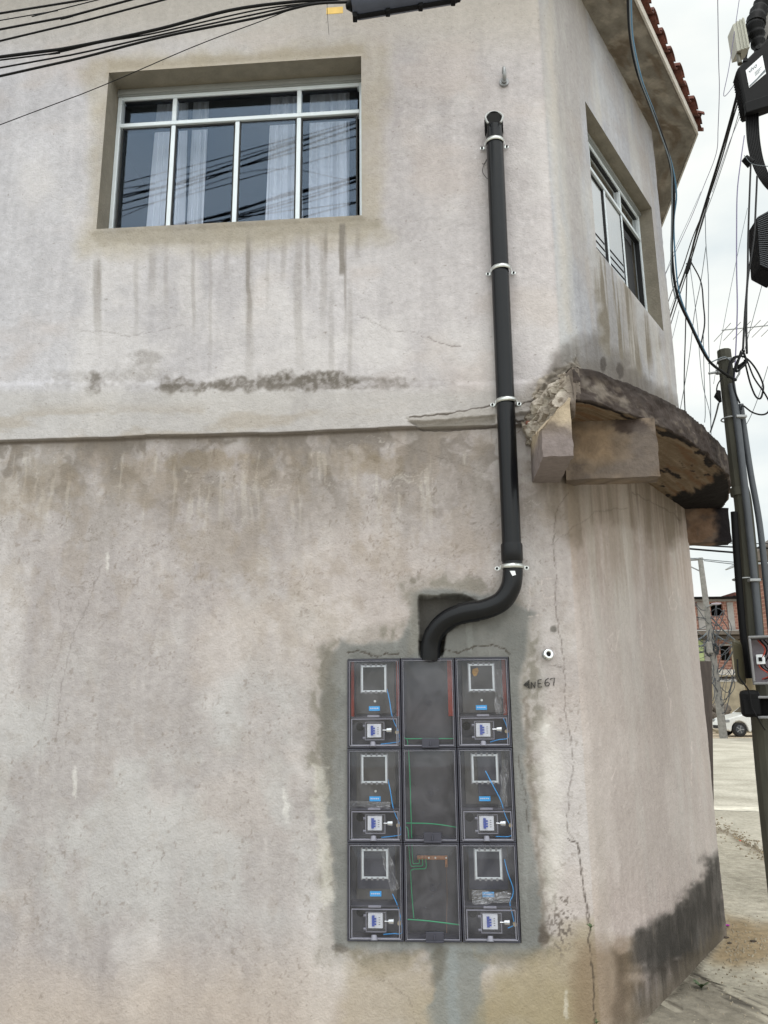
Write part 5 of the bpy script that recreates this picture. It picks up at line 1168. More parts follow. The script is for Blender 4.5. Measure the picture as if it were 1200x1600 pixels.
# ------------------------------------------------------------------ service pole with meter boxes, right
PY = 4.75
bx_ = at(1194, 1180, PY); px_top = at(1131, 548, PY)
sp = empty('service_pole', (bx_[0], PY, 0), 'short mossy green service pole at the right edge carrying conduits', 'pole')
k = MB(); n = 12; ring = []
pts = [np.array([bx_[0] + .003, PY, 0]), np.array([bx_[0] + .0, PY, 1.2]), at(1164.5, 820, PY) * [1, 1, 1], at(1153, 740, PY), px_top]
k.tube(catm(pts, 8), [.062 - .02 * i / 32 for i in range(33)], 10); sub(k.build('shaft', M['pole'], smooth=False), sp)
c = at(1156.5, 775, PY); sub(MB().tube([c, c + [0, 0, .02], c + [0, 0, .05]], [.054, .056, .053], 10).build('collar', M['pole']), sp)
for (y_, rr) in ((565, .051), (655, .056), (905, .062)):
    t = (y_ - 548) / (1180 - 548); c = px_top * (1 - t) + bx_ * t; c = at(1131 + (1183 - 1131) * t + 2, y_, PY)
    kk = MB().torus(c, (0, 0, 1), rr, .0045, 22, 6); sub(kk.build('strap', M['galv']), sp)
# conduits
def cond(seq, r, dy, nm='conduit', m_='conduit'):
    return sub(MB().tube(catm([at(a, b, PY + dy) for a, b in seq], 6), r, 14).build(nm, M[m_]), sp)
cond([(1143, 600), (1152, 660), (1160, 730), (1170, 820), (1184, 960), (1187, 996)], .021, -.065)
cond([(1157, 632), (1164, 680), (1173, 740), (1187, 820), (1199, 930), (1206, 1000)], .018, -.03)
cond([(1147, 800), (1152, 880), (1161, 990), (1171, 1064)], .02, -.05, m_='black')
cond([(1170, 1060), (1173, 1080)], .028, -.05, 'tan_sleeve', 'tan')
for (a, b) in ((1157, 652), (1178, 907)):
    c = at(a, b, PY - .07); sub(MB().box(c[0] - .035, c[0] + .03, c[1] - .028, c[1] + .01, c[2] - .008, c[2] + .008).build('clamp', M['galv'], bevel=.003), sp)
c = at(1124, 582, PY); sub(MB().tube([c + [-.075, -.02, -.014], c + [.05, .0, .012]], .008, 8).tube([c + [-.02, -.01, -.004], c + [.0, -.006, .001]], .017, 8).build('through_bolt', M['galv']), sp)
c = at(1123, 620, PY); sub(MB().tube([c + [0, -.01, .035], c + [-.012, -.01, .0], c + [.004, -.01, -.04]], [.012, .022, .008], 10).build('insulator', M['black']), sp)
sub(MB().tube(catm([at(1128, 590, PY - .06), at(1121, 602, PY - .06), at(1120, 615, PY - .04), at(1124, 624, PY - .03)], 6), .004, 6).build('tie_wire', M['cable']), sp)
# service boxes on the pole (each its own thing)
def service_box(px0, py0, px1, py1, dy, dep, lab, inner=True):
    a = at(px0, py1, PY + dy); b = at(px1, py0, PY + dy); w = b[0] - a[0]; h = b[2] - a[2]
    e = empty('service_meter_box', (a[0], a[1], a[2]), lab, 'meter box', rz=-R(23), group='grey boxes on the service pole')
    k = MB(); t = .014
    k.box(0, w, 0, dep, 0, t); k.box(0, w, 0, dep, h - t, h); k.box(0, t, 0, dep, t, h - t); k.box(w - t, w, 0, dep, t, h - t); k.box(t, w - t, dep - .01, dep, t, h - t)
    k.build('housing', M['box_grey'], e, bevel=.006)
    MB().box(t + .001, w - t - .001, dep - .014, dep - .011, t + .001, h - t - .001).build('back_plate', M['box_inner' if inner else 'black'], e)
    return e, w, h
e, w, h = service_box(1177, 993, 1225, 1070, -.24, .13, 'open grey meter box at eye height on the service pole, wires inside')
MB().box(.03, .075, .05, .1, h * .42, h * .62).build('breaker', M['white'], e, bevel=.003)
MB().box(.042, .06, .04, .049, h * .48, h * .56).build('switch', M['black'], e)
for q, mm_ in ((.05, 'brickred'), (.08, 'cable'), (.06, 'cable'), (.1, 'cable_grey')):
    MB().tube(catm([(q, .07, h - .02), (q + .03, .05, h * .7), (q - .01, .06, h * .4), (q + .04, .05, h * .2), (q, .07, .03)], 6), .004, 6).build('wire', M[mm_], e)
service_box(1183, 1087, 1232, 1123, -.24, .12, 'small dark grey meter box under the open one on the service pole', False)
e = empty('olive_box_lid', at(1159, 1069, PY - .2), 'olive box lid swung open at the left of the service pole', 'box lid')
a = at(1152, 1066, PY - .22); b = at(1167, 1072, PY - .16); zt2 = at(1152, 996, PY - .22)[2]
k = MB(); hh = zt2 - a[2]; k.hexa([a, b, b + [.03, .09, 0], a + [.03, .09, 0]], [a + [0, 0, hh], b + [0, 0, hh], b + [.03, .09, hh], a + [.03, .09, hh]]); sub(k.build('lid', M['olive'], bevel=.02), e)
k = MB(); k.hexa([a + [-.006, -.006, .03], b + [-.006, -.006, .03], b + [-.008, 0, .03], a + [-.008, 0, .03]], [a + [-.006, -.006, hh - .03], b + [-.006, -.006, hh - .03], b + [-.008, 0, hh - .03], a + [-.008, 0, hh - .03]]); sub(k.build('lid_panel', M['olive'], bevel=.004), e)
e = empty('black_service_box', at(1172, 1120, PY - .18), 'black rounded service box with a hanging wire, left of the pole boxes', 'box')
a = at(1160, 1121, PY - .25); b = at(1187, 1078, PY - .25); sub(MB().hexa([a, [b[0], a[1], a[2]], [b[0] + .05, a[1] + .13, a[2]], [a[0] + .05, a[1] + .13, a[2]]], [[a[0], a[1], b[2]], [b[0], a[1], b[2]], [b[0] + .05, a[1] + .13, b[2]], [a[0] + .05, a[1] + .13, b[2]]]).build('body', M['black'], bevel=.022), e)
sub(MB().box(a[0] + .012, b[0] - .012, a[1] - .006, a[1] - .001, a[2] + .015, b[2] - .05).build('lid', M['black'], bevel=.006), e)
sub(MB().tube(catm([at(1152, 1030, PY - .26), at(1154, 1055, PY - .27), at(1162, 1068, PY - .27), at(1170, 1080, PY - .27), at(1175, 1105, PY - .27), at(1186, 1125, PY - .26), at(1195, 1140, PY - .1)], 8), .0045, 6).build('wire', M['cable']), e)

# ------------------------------------------------------------------ public pole and telecom gear, top right
pub = empty('utility_pole', (3.75, 6.35, 0), 'tall pale concrete utility pole just outside the right edge', 'utility pole')
a = at(1206, 20, 6.35); k = MB(); X0 = a[0]
pub.location = (X0, 6.35, 0)
sub(k.tube([(X0, 6.35, -.1), (X0, 6.35, 3), (X0, 6.35, 9.5)], [.17, .15, .11], 20).build('shaft', M['concpole']), pub)
sub(MB().box(X0 - .5, X0 + .7, 6.19, 6.235, 8.6, 8.7).build('crossarm', M['galv']), pub)
def quadbox(name, q, depv, m_, parent, bev=.01):
    q = [np.array(p) for p in q]; d = np.array(depv); return sub(MB().hexa(q, [p + d for p in q]).build(name, M[m_], bevel=bev), parent)
TY = 5.75
tb = empty('terminal_box', at(1185, 120, TY), 'black telecom terminal box with a white label hung among the cables', 'terminal box')
Q = [at(1152, 106, TY), at(1165, 172, TY - .02), at(1226, 150, TY - .08), at(1216, 42, TY - .05)]
nq = np.cross(Q[1] - Q[0], Q[3] - Q[0]); nq /= np.linalg.norm(nq)
if nq[1] < 0: nq = -nq
quadbox('body', Q, nq * .16, 'black', tb, .018)
k = MB()
for t in np.linspace(.05, .95, 16):
    p = Q[0] * (1 - t) + Q[1] * t; k.tube([p + nq * .02, p + nq * .14], .008, 6)
for t in (.2, .5, .8):
    p = Q[0] * (1 - t) + Q[3] * t; k.tube([p - nq * .004, p + nq * .05], .02, 8)
sub(k.build('ribs', M['black']), tb)
# lid flap below the label
quadbox('lid_lip', [at(1163, 160, TY - .03), at(1166, 176, TY - .03), at(1226, 158, TY - .09), at(1224, 140, TY - .09)], nq * .05, 'black', tb, .006)
LQ = [at(1164.5, 112, TY - .001), at(1170, 139, TY - .012), at(1196, 117, TY - .03), at(1190.5, 88, TY - .025)]
def proj_to(p): return p - nq * ((p - Q[0]) @ nq) - nq * .004
# bring label onto the face plane along the normal
LQ = [proj_to(p) for p in LQ]
lb = quadbox('label_sticker', LQ, nq * .002, 'pale_label' if 'pale_label' in M else 'white', tb, 0)
u_ = LQ[3] - LQ[0]; wl_ = np.linalg.norm(u_); u_ /= wl_; v_ = LQ[0] - LQ[1]; hl_ = np.linalg.norm(v_); v_ /= np.linalg.norm(v_)
def text(body, org, size, m_, name):
    cu_ = bpy.data.curves.new(name, 'FONT'); cu_.body = body; cu_.size = size; cu_.extrude = .0006
    t = bpy.data.objects.new('tmp', cu_); COL.objects.link(t); bpy.context.view_layer.update()
    me = bpy.data.meshes.new_from_object(t.evaluated_get(bpy.context.evaluated_depsgraph_get())); bpy.data.objects.remove(t)
    nn_ = -nq; Mx = Matrix(((u_[0], v_[0], nn_[0], org[0]), (u_[1], v_[1], nn_[1], org[1]), (u_[2], v_[2], nn_[2], org[2]), (0, 0, 0, 1)))
    me.transform(Mx); me.materials.append(M[m_]); me.name = name; o = bpy.data.objects.new(name, me); COL.objects.link(o); return o
def lp(a, b): return LQ[1] + u_ * wl_ * a + v_ * hl_ * b - nq * .0015
def subsub(o, parent, root): o.parent = parent; return o
subsub(text('vivo', lp(.14, .68), .058, 'closure', 'label_text'), lb, tb)
k = MB()
for (a, b, ln_) in [(.42, .46, .42), (.42, .38, .34), (.42, .30, .26)]:
    p = lp(a, b); k.hexa([p, p + u_ * wl_ * ln_, p + u_ * wl_ * ln_ + v_ * .004, p + v_ * .004], [p - nq * .001, p + u_ * wl_ * ln_ - nq * .001, p + u_ * wl_ * ln_ + v_ * .004 - nq * .001, p + v_ * .004 - nq * .001])
subsub(k.build('label_lines', M['cable_grey']), lb, tb)
k = MB(); p = [lp(0.02, .02), lp(.4, .02), lp(.98, .06), lp(.98, .2), lp(.5, .12), lp(.02, .10)]; k.add(p, [tuple(range(6))]); subsub(k.build('label_band', M['cable_grey']), lb, tb)
pb = empty('pale_junction_box', at(1158, 55, 6.0), 'pale grey ribbed metal box hanging above the black terminal box', 'junction box')
quadbox('body', [at(1145, 38, 6.0), at(1152, 80, 6.0), at(1172, 74, 5.95), at(1163, 27, 5.95)], (0.02, .16, .02), 'pale_box', pb, .004)
for t in (.35, .6, .85):
    k0 = at(1145, 38, 6.0) * (1 - t) + at(1163, 27, 5.95) * t; k1 = at(1152, 80, 6.0) * (1 - t) + at(1172, 74, 5.95) * t
    sub(MB().tube([k0 + [0, -.004, 0], k1 + [0, -.004, 0]], .007, 6).build('rib', M['pale_box']), pb)
sub(MB().tube([at(1153, 80, 6.05), at(1156, 100, 6.0)], .02, 8).build('bracket', M['olive']), pb)
dj = empty('cable_joint', at(1180, 35, 6.05), 'black wrapped cable joint above the labelled terminal box', 'cable joint')
sub(MB().tube(catm([at(1196, -10, 6.1), at(1187, 15, 6.1), at(1180, 40, 6.05), at(1184, 65, 6.05), at(1190, 90, 6.0)], 6), [.03 + .045 * math.sin(math.pi * min(1, (i + 3) / 27)) + .012 * math.sin(i * 2.1) for i in range(25)], 14).build('wrapping', M['black']), dj)
sub(MB().torus(at(1181, 38, 6.05), (0.2, 0, 1), .078, .008, 20, 6).build('strap', M['cable']), dj)
# thick cable loop bundle going down from the box: individual strands
RG = 'strands of the thick cable loop beside the utility pole'
for i in range(8):
    o_ = i * 2.6
    cable([at(1166 + o_, 168, 5.8), at(1166.5 + o_, 195, 5.78), at(1169 + o_, 225, 5.76), at(1176 + o_ * .95, 255, 5.75), at(1188 + o_ * .9, 280, 5.75), at(1206 + o_ * .8, 300, 5.8), at(1240, 318, 5.9)], .0075, 'black strand in the thick cable loop curving down below the labelled terminal box', 'cable', RG)
e = empty('cable_clamp', at(1166, 248, 5.7), 'black clamp gripping the thick cable loop on its left side', 'clamp')
sub(MB().tube([at(1163, 247, 5.7), at(1174, 256, 5.7)], [.03, .04], 12).build('body', M['black'], bevel=.003), e); sub(MB().tube(catm([at(1163, 243, 5.66), at(1175, 256, 5.66), at(1200, 260, 5.7)], 4), .003, 6).build('tie', M['cable_grey']), e)
e = empty('ribbed_closure', at(1195, 375, 5.6), 'black ribbed cable closure hanging at the right edge', 'cable closure')
Q = [at(1183, 338, 5.6), at(1188, 416, 5.6), at(1215, 430, 5.55), at(1212, 322, 5.55)]
sub(MB().hexa(Q, [p + np.array([.02, .22, .0]) for p in Q]).build('body', M['black'], bevel=.015), e)
k = MB()
for t in np.linspace(.04, .96, 26):
    a = Q[0] * (1 - t) + Q[1] * t; b = Q[3] * (1 - t) + Q[2] * t; k.tube([a + [-.002, -.003, 0], b + [0, -.003, 0]], .005, 5)
sub(k.build('ribs', M['conduit']), e)

# sky cables -------------------------------------------------------------------
SG = 'cables strung across the sky'
def sc(seq, r, lab, m_='cable', Y=7.0, Y2=None):
    n = len(seq); Y2 = Y if Y2 is None else Y2
    return cable([at(p[0], p[1], Y + (Y2 - Y) * i / (n - 1)) for i, p in enumerate(seq)], r, lab, m_, SG, 6)
sc([(980, -60), (981, 0), (985, 60), (995, 110), (1010, 150), (1030, 200), (1046, 250), (1053, 300), (1051, 350), (1050, 400), (1058, 460), (1080, 510), (1105, 560), (1130, 582), (1150, 594)], .0085, 'heavy dark drop cable sagging from the eave to the service pole top', 'cable', 3.7, 4.68)
sc([(985, -60), (986, 0), (989, 60), (1003, 125), (1020, 170), (1036, 215), (1051, 262), (1057, 305), (1053, 345), (1055, 400), (1062, 460), (1083, 512), (1108, 562)], .005, 'blue grey drop wire running beside the heavy drop cable', 'cable_blue', 3.7, 4.66)
sc([(983, -60), (984, 0), (987, 60), (1000, 122), (1016, 165), (1033, 212), (1048, 258), (1050, 300), (1049, 370), (1049, 430), (1056, 470)], .004, 'grey wire twisted along the heavy drop cable', 'cable_grey', 3.68, 4.3)
sc([(1121, -30), (1122, 40), (1123, 100), (1124, 140), (1122, 200), (1119, 240), (1100, 290), (1080, 340), (1055, 395), (1037, 435)], .004, 'fine purple wire coming down through the open sky', 'cable_purple', 7, 11)
sc([(1170, 60), (1155, 135), (1138, 200), (1122, 255), (1108, 300), (1098, 332), (1088, 365), (1077, 405), (1060, 455), (1043, 508)], [.016] * 20 + [.013] * 40, 'thick twisted main cable slanting down behind the corner', 'cable', 6.2, 12) if False else None
cable([at(a, b, y) for a, b, y in [(1175, 40, 6.1), (1155, 135, 6.4), (1138, 200, 6.9), (1122, 255, 7.5), (1108, 300, 8), (1088, 365, 9), (1077, 405, 10), (1060, 455, 12), (1043, 508, 15), (1030, 545, 18)]], .015, 'thick twisted main cable slanting down behind the corner', 'cable', SG)
cable([at(a, b, y) for a, b, y in [(1156, 150, 6.4), (1141, 200, 6.9), (1127, 250, 7.5), (1104, 318, 8.2), (1082, 372, 9), (1066, 420, 10), (1050, 455, 12), (1040, 485, 14)]], .007, 'black wire spiralling along the thick main cable', 'cable', SG)
cable([at(a, b, y) for a, b, y in [(1108, 310, 8), (1096, 350, 9), (1080, 405, 10), (1063, 458, 12), (1047, 510, 15)]], .009, 'short black cable doubled on the lower stretch of the main cable', 'cable', SG)
sc([(1158, 165), (1140, 225), (1115, 300), (1102, 335), (1090, 372), (1060, 450), (1045, 490)], .004, 'fine grey wire just right of the main cable', 'cable_grey', 6.6, 12)
sc([(1158, 178), (1137, 230), (1113, 300)], .003, 'fine purple wire ending beside the main cable', 'cable_purple', 6.6, 8)
sc([(1163, 212), (1157, 255), (1152, 300), (1151, 360), (1151, 420), (1152, 480), (1150, 540), (1147, 600)], .0045, 'purple grey wire hanging straight down to the service pole', 'cable_purple', 5.7, 4.8)
sc([(1173, 258), (1171, 310), (1169, 370), (1168, 434), (1164, 490), (1161, 545)], .0075, 'left one of two black cables joining above the service pole', 'cable', 5.6, 4.85)
sc([(1183, 275), (1181, 320), (1178, 372), (1168, 440), (1166, 500), (1167, 552)], .0075, 'right one of two black cables joining above the service pole', 'cable', 5.6, 4.85)
sc([(1074, 412), (1072, 470), (1071, 520), (1069, 600), (1071, 655)], .007, 'black cable hanging nearly straight behind the balcony slab', 'cable', 9, 9)
sc([(1079, 408), (1095, 440), (1099, 475), (1101, 505), (1096, 535)], .009, 'short curved black cable hanging from the cable splice', 'cable', 9.2, 9)
sc([(1078, 415), (1084, 460), (1090, 510), (1092, 540), (1098, 600), (1109, 645), (1111, 672)], .004, 'fine grey wire fanning down from the cable splice', 'cable_grey', 9, 9)
sc([(1102, 335), (1103, 380), (1107, 440), (1107, 520), (1110, 620), (1111, 680)], .0045, 'grey wire dropping vertically right of the splice', 'cable_grey', 8.2, 8)
sc([(1103, 385), (1095, 440), (1085, 490), (1078, 550), (1070, 600), (1062, 645)], .004, 'grey wire leaning left below the main cable', 'cable_grey', 8.2, 9)
sc([(1168, 325), (1152, 400), (1138, 470), (1124, 545), (1115, 600)], .003, 'fine wire slanting behind the service pole top', 'cable_grey', 9, 9)
sc([(1196, 425), (1180, 485), (1168, 530), (1160, 560)], .003, 'fine wire slanting from the ribbed closure', 'cable_grey', 7, 7)
sc([(1200, 572), (1185, 620), (1168, 660), (1140, 700)], .0035, 'fine wire crossing low right of the service pole', 'cable_grey', 8, 8)
sc([(1095, 300), (1075, 345), (1053, 393), (1038, 432)], .003, 'very fine wire left of the main cable', 'cable_grey', 9, 9)
sc([(1061, 485), (1054, 515), (1046, 545)], .003, 'short fine wire by the wall edge under the main cable', 'cable_grey', 9, 9)
sc([(1099, 520), (1100, 580), (1102, 640), (1101, 660)], .004, 'short dangling grey wire above the curved slab', 'cable_grey', 8.5, 8.5)
sc([(1123, 630), (1118, 650), (1110, 675)], .006, 'short dark wire leaving the insulator towards the slab', 'cable_grey', 4.9, 5.5)
sc([(1158, -20), (1140, 100), (1131, 150), (1151, 128), (1158, 124)], .003, 'fine purple wire with a sharp bend near the labelled box', 'cable_purple', 6, 6)
sp_ = empty('cable_splice', at(1076, 412, 9), 'small black splice where wires branch off the main cable', 'cable splice')
sub(MB().tube([at(1079, 405, 9), at(1075, 418, 9), at(1073, 428, 9)], [.02, .03, .015], 10).build('body', M['black']), sp_); sub(MB().tube([at(1072, 412, 9), at(1080, 414, 9)], .008, 8).build('bolt', M['black']), sp_)
# loops at the head of the service pole
for i, (pts, r, lab) in enumerate([
    ([(1137, 584), (1141, 565), (1150, 557), (1165, 559), (1180, 575), (1192, 600), (1191, 616), (1187, 623), (1180, 618), (1172, 598), (1165, 570), (1163, 562)], .006, 'inner coil of black cable at the service pole top'),
    ([(1137, 590), (1142, 568), (1152, 558), (1165, 560), (1178, 590), (1195, 615), (1203, 632), (1200, 644), (1190, 648), (1175, 644), (1161, 634), (1158, 640)], .0055, 'outer coil of black cable looping right of the service pole'),
    ([(1158, 548), (1154, 560), (1148, 575), (1146, 600), (1150, 616), (1156, 630)], .006, 'short black cable curving down the right side of the pole top'),
    ([(1160, 545), (1166, 565), (1158, 575), (1150, 580), (1155, 560), (1163, 548)], .007, 'knotted black cable end tied beside the pole top'),
    ([(1107, 568), (1120, 562), (1132, 558), (1141, 563)], .004, 'grey tie wire wrapped across the pole top')]):
    cable([at(a, b, PY - .075 - .006 * i) for a, b in pts], r, lab, 'cable' if i < 4 else 'cable_grey', 'coiled cables at the pole top', 6)
# dead-end grip
e = empty('strain_clamp', at(1152, 575, PY - .05), 'dark strain clamp on the right of the service pole top', 'clamp')
sub(MB().tube([at(1146, 577, PY - .06), at(1157, 572, PY - .06), at(1168, 562, PY - .06)], [.008, .014, .008], 10).build('body', M['black']), e); sub(MB().tube([at(1150, 592, PY - .06), at(1155, 584, PY - .06), at(1156, 575, PY - .06)], .006, 8).build('hook', M['galv']), e)
# tv antenna
an = empty('tv_antenna', at(1172, 508, 9), 'thin television antenna boom with short elements against the sky', 'antenna')
a, b = at(1128, 516, 9), at(1235, 505, 9.2); sub(MB().tube([a, b], .007, 6).build('boom', M['galv']), an)
for t in (0, .14, .28, .42, .56, .7, .85):
    p = a * (1 - t) + b * t; sub(MB().tube([p + [0, -.25, -.03], p + [0, .25, -.03]], .004, 5).build('element', M['galv']), an)
sub(MB().tube([b, b - [0, 0, b[2] + .1]], .015, 8).build('mast', M['galv']), an)

# ------------------------------------------------------------------ far side of the street
BY = 43.
M['brick'] = bpy.data.materials.new('brick'); M['brick'].use_nodes = True
_n = M['brick'].node_tree; _b = _n.nodes['Principled BSDF']; _b.inputs['Roughness'].default_value = .9
_t = _n.nodes.new('ShaderNodeTexCoord'); _m = _n.nodes.new('ShaderNodeMapping'); _m.inputs['Rotation'].default_value = (R(90), 0, 0); _k = _n.nodes.new('ShaderNodeTexBrick')
_k.inputs['Color1'].default_value = rgb(150, 106, 92); _k.inputs['Color2'].default_value = rgb(128, 88, 76); _k.inputs['Mortar'].default_value = rgb(168, 140, 124); _k.inputs['Scale'].default_value = 1.0
_k.inputs['Brick Width'].default_value = .24; _k.inputs['Row Height'].default_value = .15; _k.inputs['Mortar Size'].default_value = .012
_n.links.new(_t.outputs['Object'], _m.inputs[0]); _n.links.new(_m.outputs[0], _k.inputs['Vector']); _n.links.new(_k.outputs[0], _b.inputs['Base Color'])
M['conc_col'] = mat('raw_concrete', rgb(146, 142, 138), .9, noise=.2, nscale=3)
M['grime'] = mat('grimy_concrete', rgb(98, 90, 82), .9, noise=.5, nscale=2)
M['green_paint'] = mat('green_paint', rgb(176, 190, 138), .9, noise=.15, nscale=2)
M['tanwall'] = mat('rough_wall', rgb(150, 140, 120), .95, noise=.3, nscale=2.5)
def fbox(px0, py0, px1, py1, Y0, dep, rt=None):
    a = at(px0, py1, Y0); b = at(px1, py0, Y0); return (a[0], b[0], Y0, Y0 + dep, a[2], b[2])
bb = empty('brick_house', (at(1120, 1100, BY)[0], BY, 0), 'unfinished red brick house with concrete columns across the street', 'house')
def fb(name, px0, py0, px1, py1, off, dep, m_, par=None, z0=None, bev=0):
    x0, x1, y0, y1, za, zb_ = fbox(px0, py0, px1, py1, BY + off, dep)
    if z0 is not None: za = z0
    return sub(MB().box(x0, x1, y0, y1, za, zb_).build(name, M[m_], bevel=bev), par or bb)
# upper wall with a window hole
def wall_with_hole(X0, X1, Z0, Z1, hx0, hx1, hz0, hz1, y, dep, m_, name='wall'):
    k = MB(); k.box(X0, hx0, y, y + dep, Z0, Z1); k.box(hx1, X1, y, y + dep, Z0, Z1); k.box(hx0, hx1, y, y + dep, Z0, hz0); k.box(hx0, hx1, y, y + dep, hz1, Z1); return sub(k.build(name, M[m_]), bb)
g = lambda px, py: (at(px, py, BY)[0], at(px, py, BY)[2])
xl, _ = g(1040, 985); xr, _ = g(1215, 985)
wall_with_hole(xl, xr, g(0, 984)[1] if False else at(1120, 984, BY)[2], at(1120, 936, BY)[2], at(1110.5, 950, BY)[0], at(1129.5, 950, BY)[0], at(1120, 962, BY)[2], at(1120, 942, BY)[2], BY, .2, 'brick')
fb('roof', 1035, 931, 1220, 934.5, -.5, 8, 'black')
fb('roof_beam', 1040, 935, 1215, 940.5, -.06, .05, 'conc_col')
for a_, b_ in ((1093, 1099.5), (1140, 1145), (1176, 1181)): fb('column', a_, 940.8, b_, 983.5, -.06, .05, 'conc_col')
fb('floor_slab', 1040, 984, 1215, 992, -.9, 3, 'grime'); fb('slab_edge', 1040, 992.3, 1215, 999, -.4, 2, 'grime')
fb('green_wall', 1060, 999.5, 1106, 1042, -.05, .2, 'green_paint'); fb('column', 1103, 999.5, 1115, 1046, -.1, .04, 'conc_col')
k = MB(); X0, X1 = at(1115, 1010, BY)[0], at(1151, 1010, BY)[0]; hx0, hx1 = at(1126, 1020, BY)[0], at(1141.5, 1020, BY)[0]; hz0, hz1 = at(1130, 1032, BY)[2], at(1130, 1009, BY)[2]; Z0, Z1 = at(1120, 1052, BY)[2], at(1120, 999.5, BY)[2]
k.box(X0, hx0, BY, BY + .2, Z0, Z1); k.box(hx1, X1, BY, BY + .2, Z0, Z1); k.box(hx0, hx1, BY, BY + .2, Z0, hz0); k.box(hx0, hx1, BY, BY + .2, hz1, Z1); sub(k.build('wall', M['brick']), bb)
fb('window_lintel', 1124, 1006, 1143, 1009, -.04, .035, 'conc_col'); fb('wall_edge', 1146, 997, 1152, 1050, -.06, .05, 'tanwall'); fb('lintel_band', 1115, 994, 1148, 1000, -.12, .05, 'tanwall')
fb('dark_interior', 1040, 941, 1215, 983, 2.0, .2, 'matblack'); fb('dark_interior', 1060, 1000, 1215, 1050, 2.0, .2, 'matblack'); fb('wall', 1152.5, 999.5, 1215, 1052, 0, .2, 'tanwall')
k = MB()
for i in range(9):
    x0, x1, y0, y1, za, zb_ = fbox(1124 + i * 3.2, 1046, 1125.8 + i * 3.2, 1053, BY - .9, .12); k.box(x0, x1, y0, y1, za, zb_)
sub(k.build('ledge_bricks', M['fascia']), bb)
fb('ledge', 1120, 1053.3, 1175, 1057, -1.0, 1.2, 'tanwall'); fb('ledge_shadow_wall', 1118, 1057.3, 1175, 1064, -.3, .3, 'grime')  # shadow under the ledge given by a strip in the grime colour
fb('side_wall', 1040, 936, 1041, 1140, .3, 7, 'conc_col', z0=-.1)
fb('base_wall', 1060, 1042, 1118, 1110, -.04, .3, 'tanwall', z0=-.1)
rf = fb('antenna_roof', 1148, 925, 1175, 930.5, -.3, 3, 'terracotta')
yw = empty('yard_wall', (at(1140, 1100, 41)[0], 41, 0), 'tall stained concrete yard wall in front of the brick house', 'wall')
x0, x1, y0, y1, za, zb_ = fbox(1119, 1064, 1185, 1130, 41., .2); sub(MB().box(x0, x1, y0, y1, -.1, zb_).build('panel', M['tanwall']), yw)
x0, x1, y0, y1, za, zb_ = fbox(1119, 1060, 1185, 1064, 40.95, .3); sub(MB().box(x0, x1, y0, y1, za, zb_ - .01).build('coping', M['conc_col']), yw)
# pile at the wall foot
bm = bmesh.new(); RR = random.Random(8)
for i in range(40):
    p = at(RR.uniform(1110, 1136), RR.uniform(1105, 1133), 40.2); p[2] = max(-.05, p[2]); r = bmesh.ops.create_icosphere(bm, subdivisions=1, radius=RR.uniform(.1, .28))
    for v in r['verts']: v.co = v.co * RR.uniform(.7, 1.2) + Vector(p)
me = bpy.data.meshes.new('rubbish_heap'); bm.to_mesh(me); bm.free(); me.materials.append(M['grime']); o = bpy.data.objects.new('rubbish_heap', me); COL.objects.link(o); tag(o, 'dark heap of rubbish and scrub at the foot of the far street pole', 'rubbish heap', kind='stuff')
# far pole
FY = 36.
fp = empty('street_pole', at(1130, 1133, FY) * [1, 1, 0], 'leaning weathered street pole wrapped in tangled wires across the road', 'utility pole')
a, b = at(1129, 1136, FY), at(1094, 872, FY); a[2] = -.1
sub(MB().tube([a, a * .5 + b * .5, b], [.17, .15, .11], 12).build('shaft', M['concpole']), fp)
sub(MB().tube([at(1068, 875, FY), at(1098, 873, FY)], .07, 6).build('crossarm', M['galv']), fp)
sub(MB().tube([at(1076, 884, FY), at(1093, 892, FY)], .03, 6).build('arm_brace', M['galv']), fp)
sub(MB().tube(catm([at(1103, 950, FY), at(1112, 945, FY - .6), at(1118, 944, FY - 1)], 4), .04, 6).build('lamp_arm', M['galv']), fp)
sub(MB().tube([at(1112, 944, FY - .8), at(1120, 943.5, FY - 1), at(1127, 943, FY - 1.1)], [.04, .06, .03], 10).build('lamp_head', M['box_inner']), fp)
RR = random.Random(21)
k = MB()
for i in range(26):
    t = RR.uniform(.28, .72); c = b * (1 - t) + a * t; sd_ = RR.choice((-1, -1, 1)); l = RR.uniform(.3, 1.1) * (1.9 if sd_ < 0 else 1)
    k.tube(catm([c, c + np.array([sd_ * l * .5, -.3, RR.uniform(-.5, .2)]), c + np.array([sd_ * l, -.3, RR.uniform(-.7, .6)]), c + np.array([sd_ * l * .3, -.3, RR.uniform(-1.6, -.2)]), c + np.array([0, -.1, RR.uniform(-1.5, -.4)])], 5), RR.uniform(.010, .022), 5)
c = at(1112, 1016, FY); k.torus(c, (0, 1, 0.1), .28, .05, 20, 6); k.torus(c + [.05, -.1, .05], (.3, 1, 0.1), .2, .05, 20, 6); k.torus(c + [-.1, -.1, 0], (-.3, 1, 0.1), .24, .04, 20, 6)
sub(k.build('tangled_wires', M['conduit']), fp)
c = at(1108, 1010, FY - .3); sub(MB().box(c[0] - .12, c[0] + .12, c[1] - .1, c[1] + .1, c[2] - .3, c[2] + .2).build('splice_box', M['concpole'], bevel=.04), fp)
FGp = 'wires across the gap to the far pole'
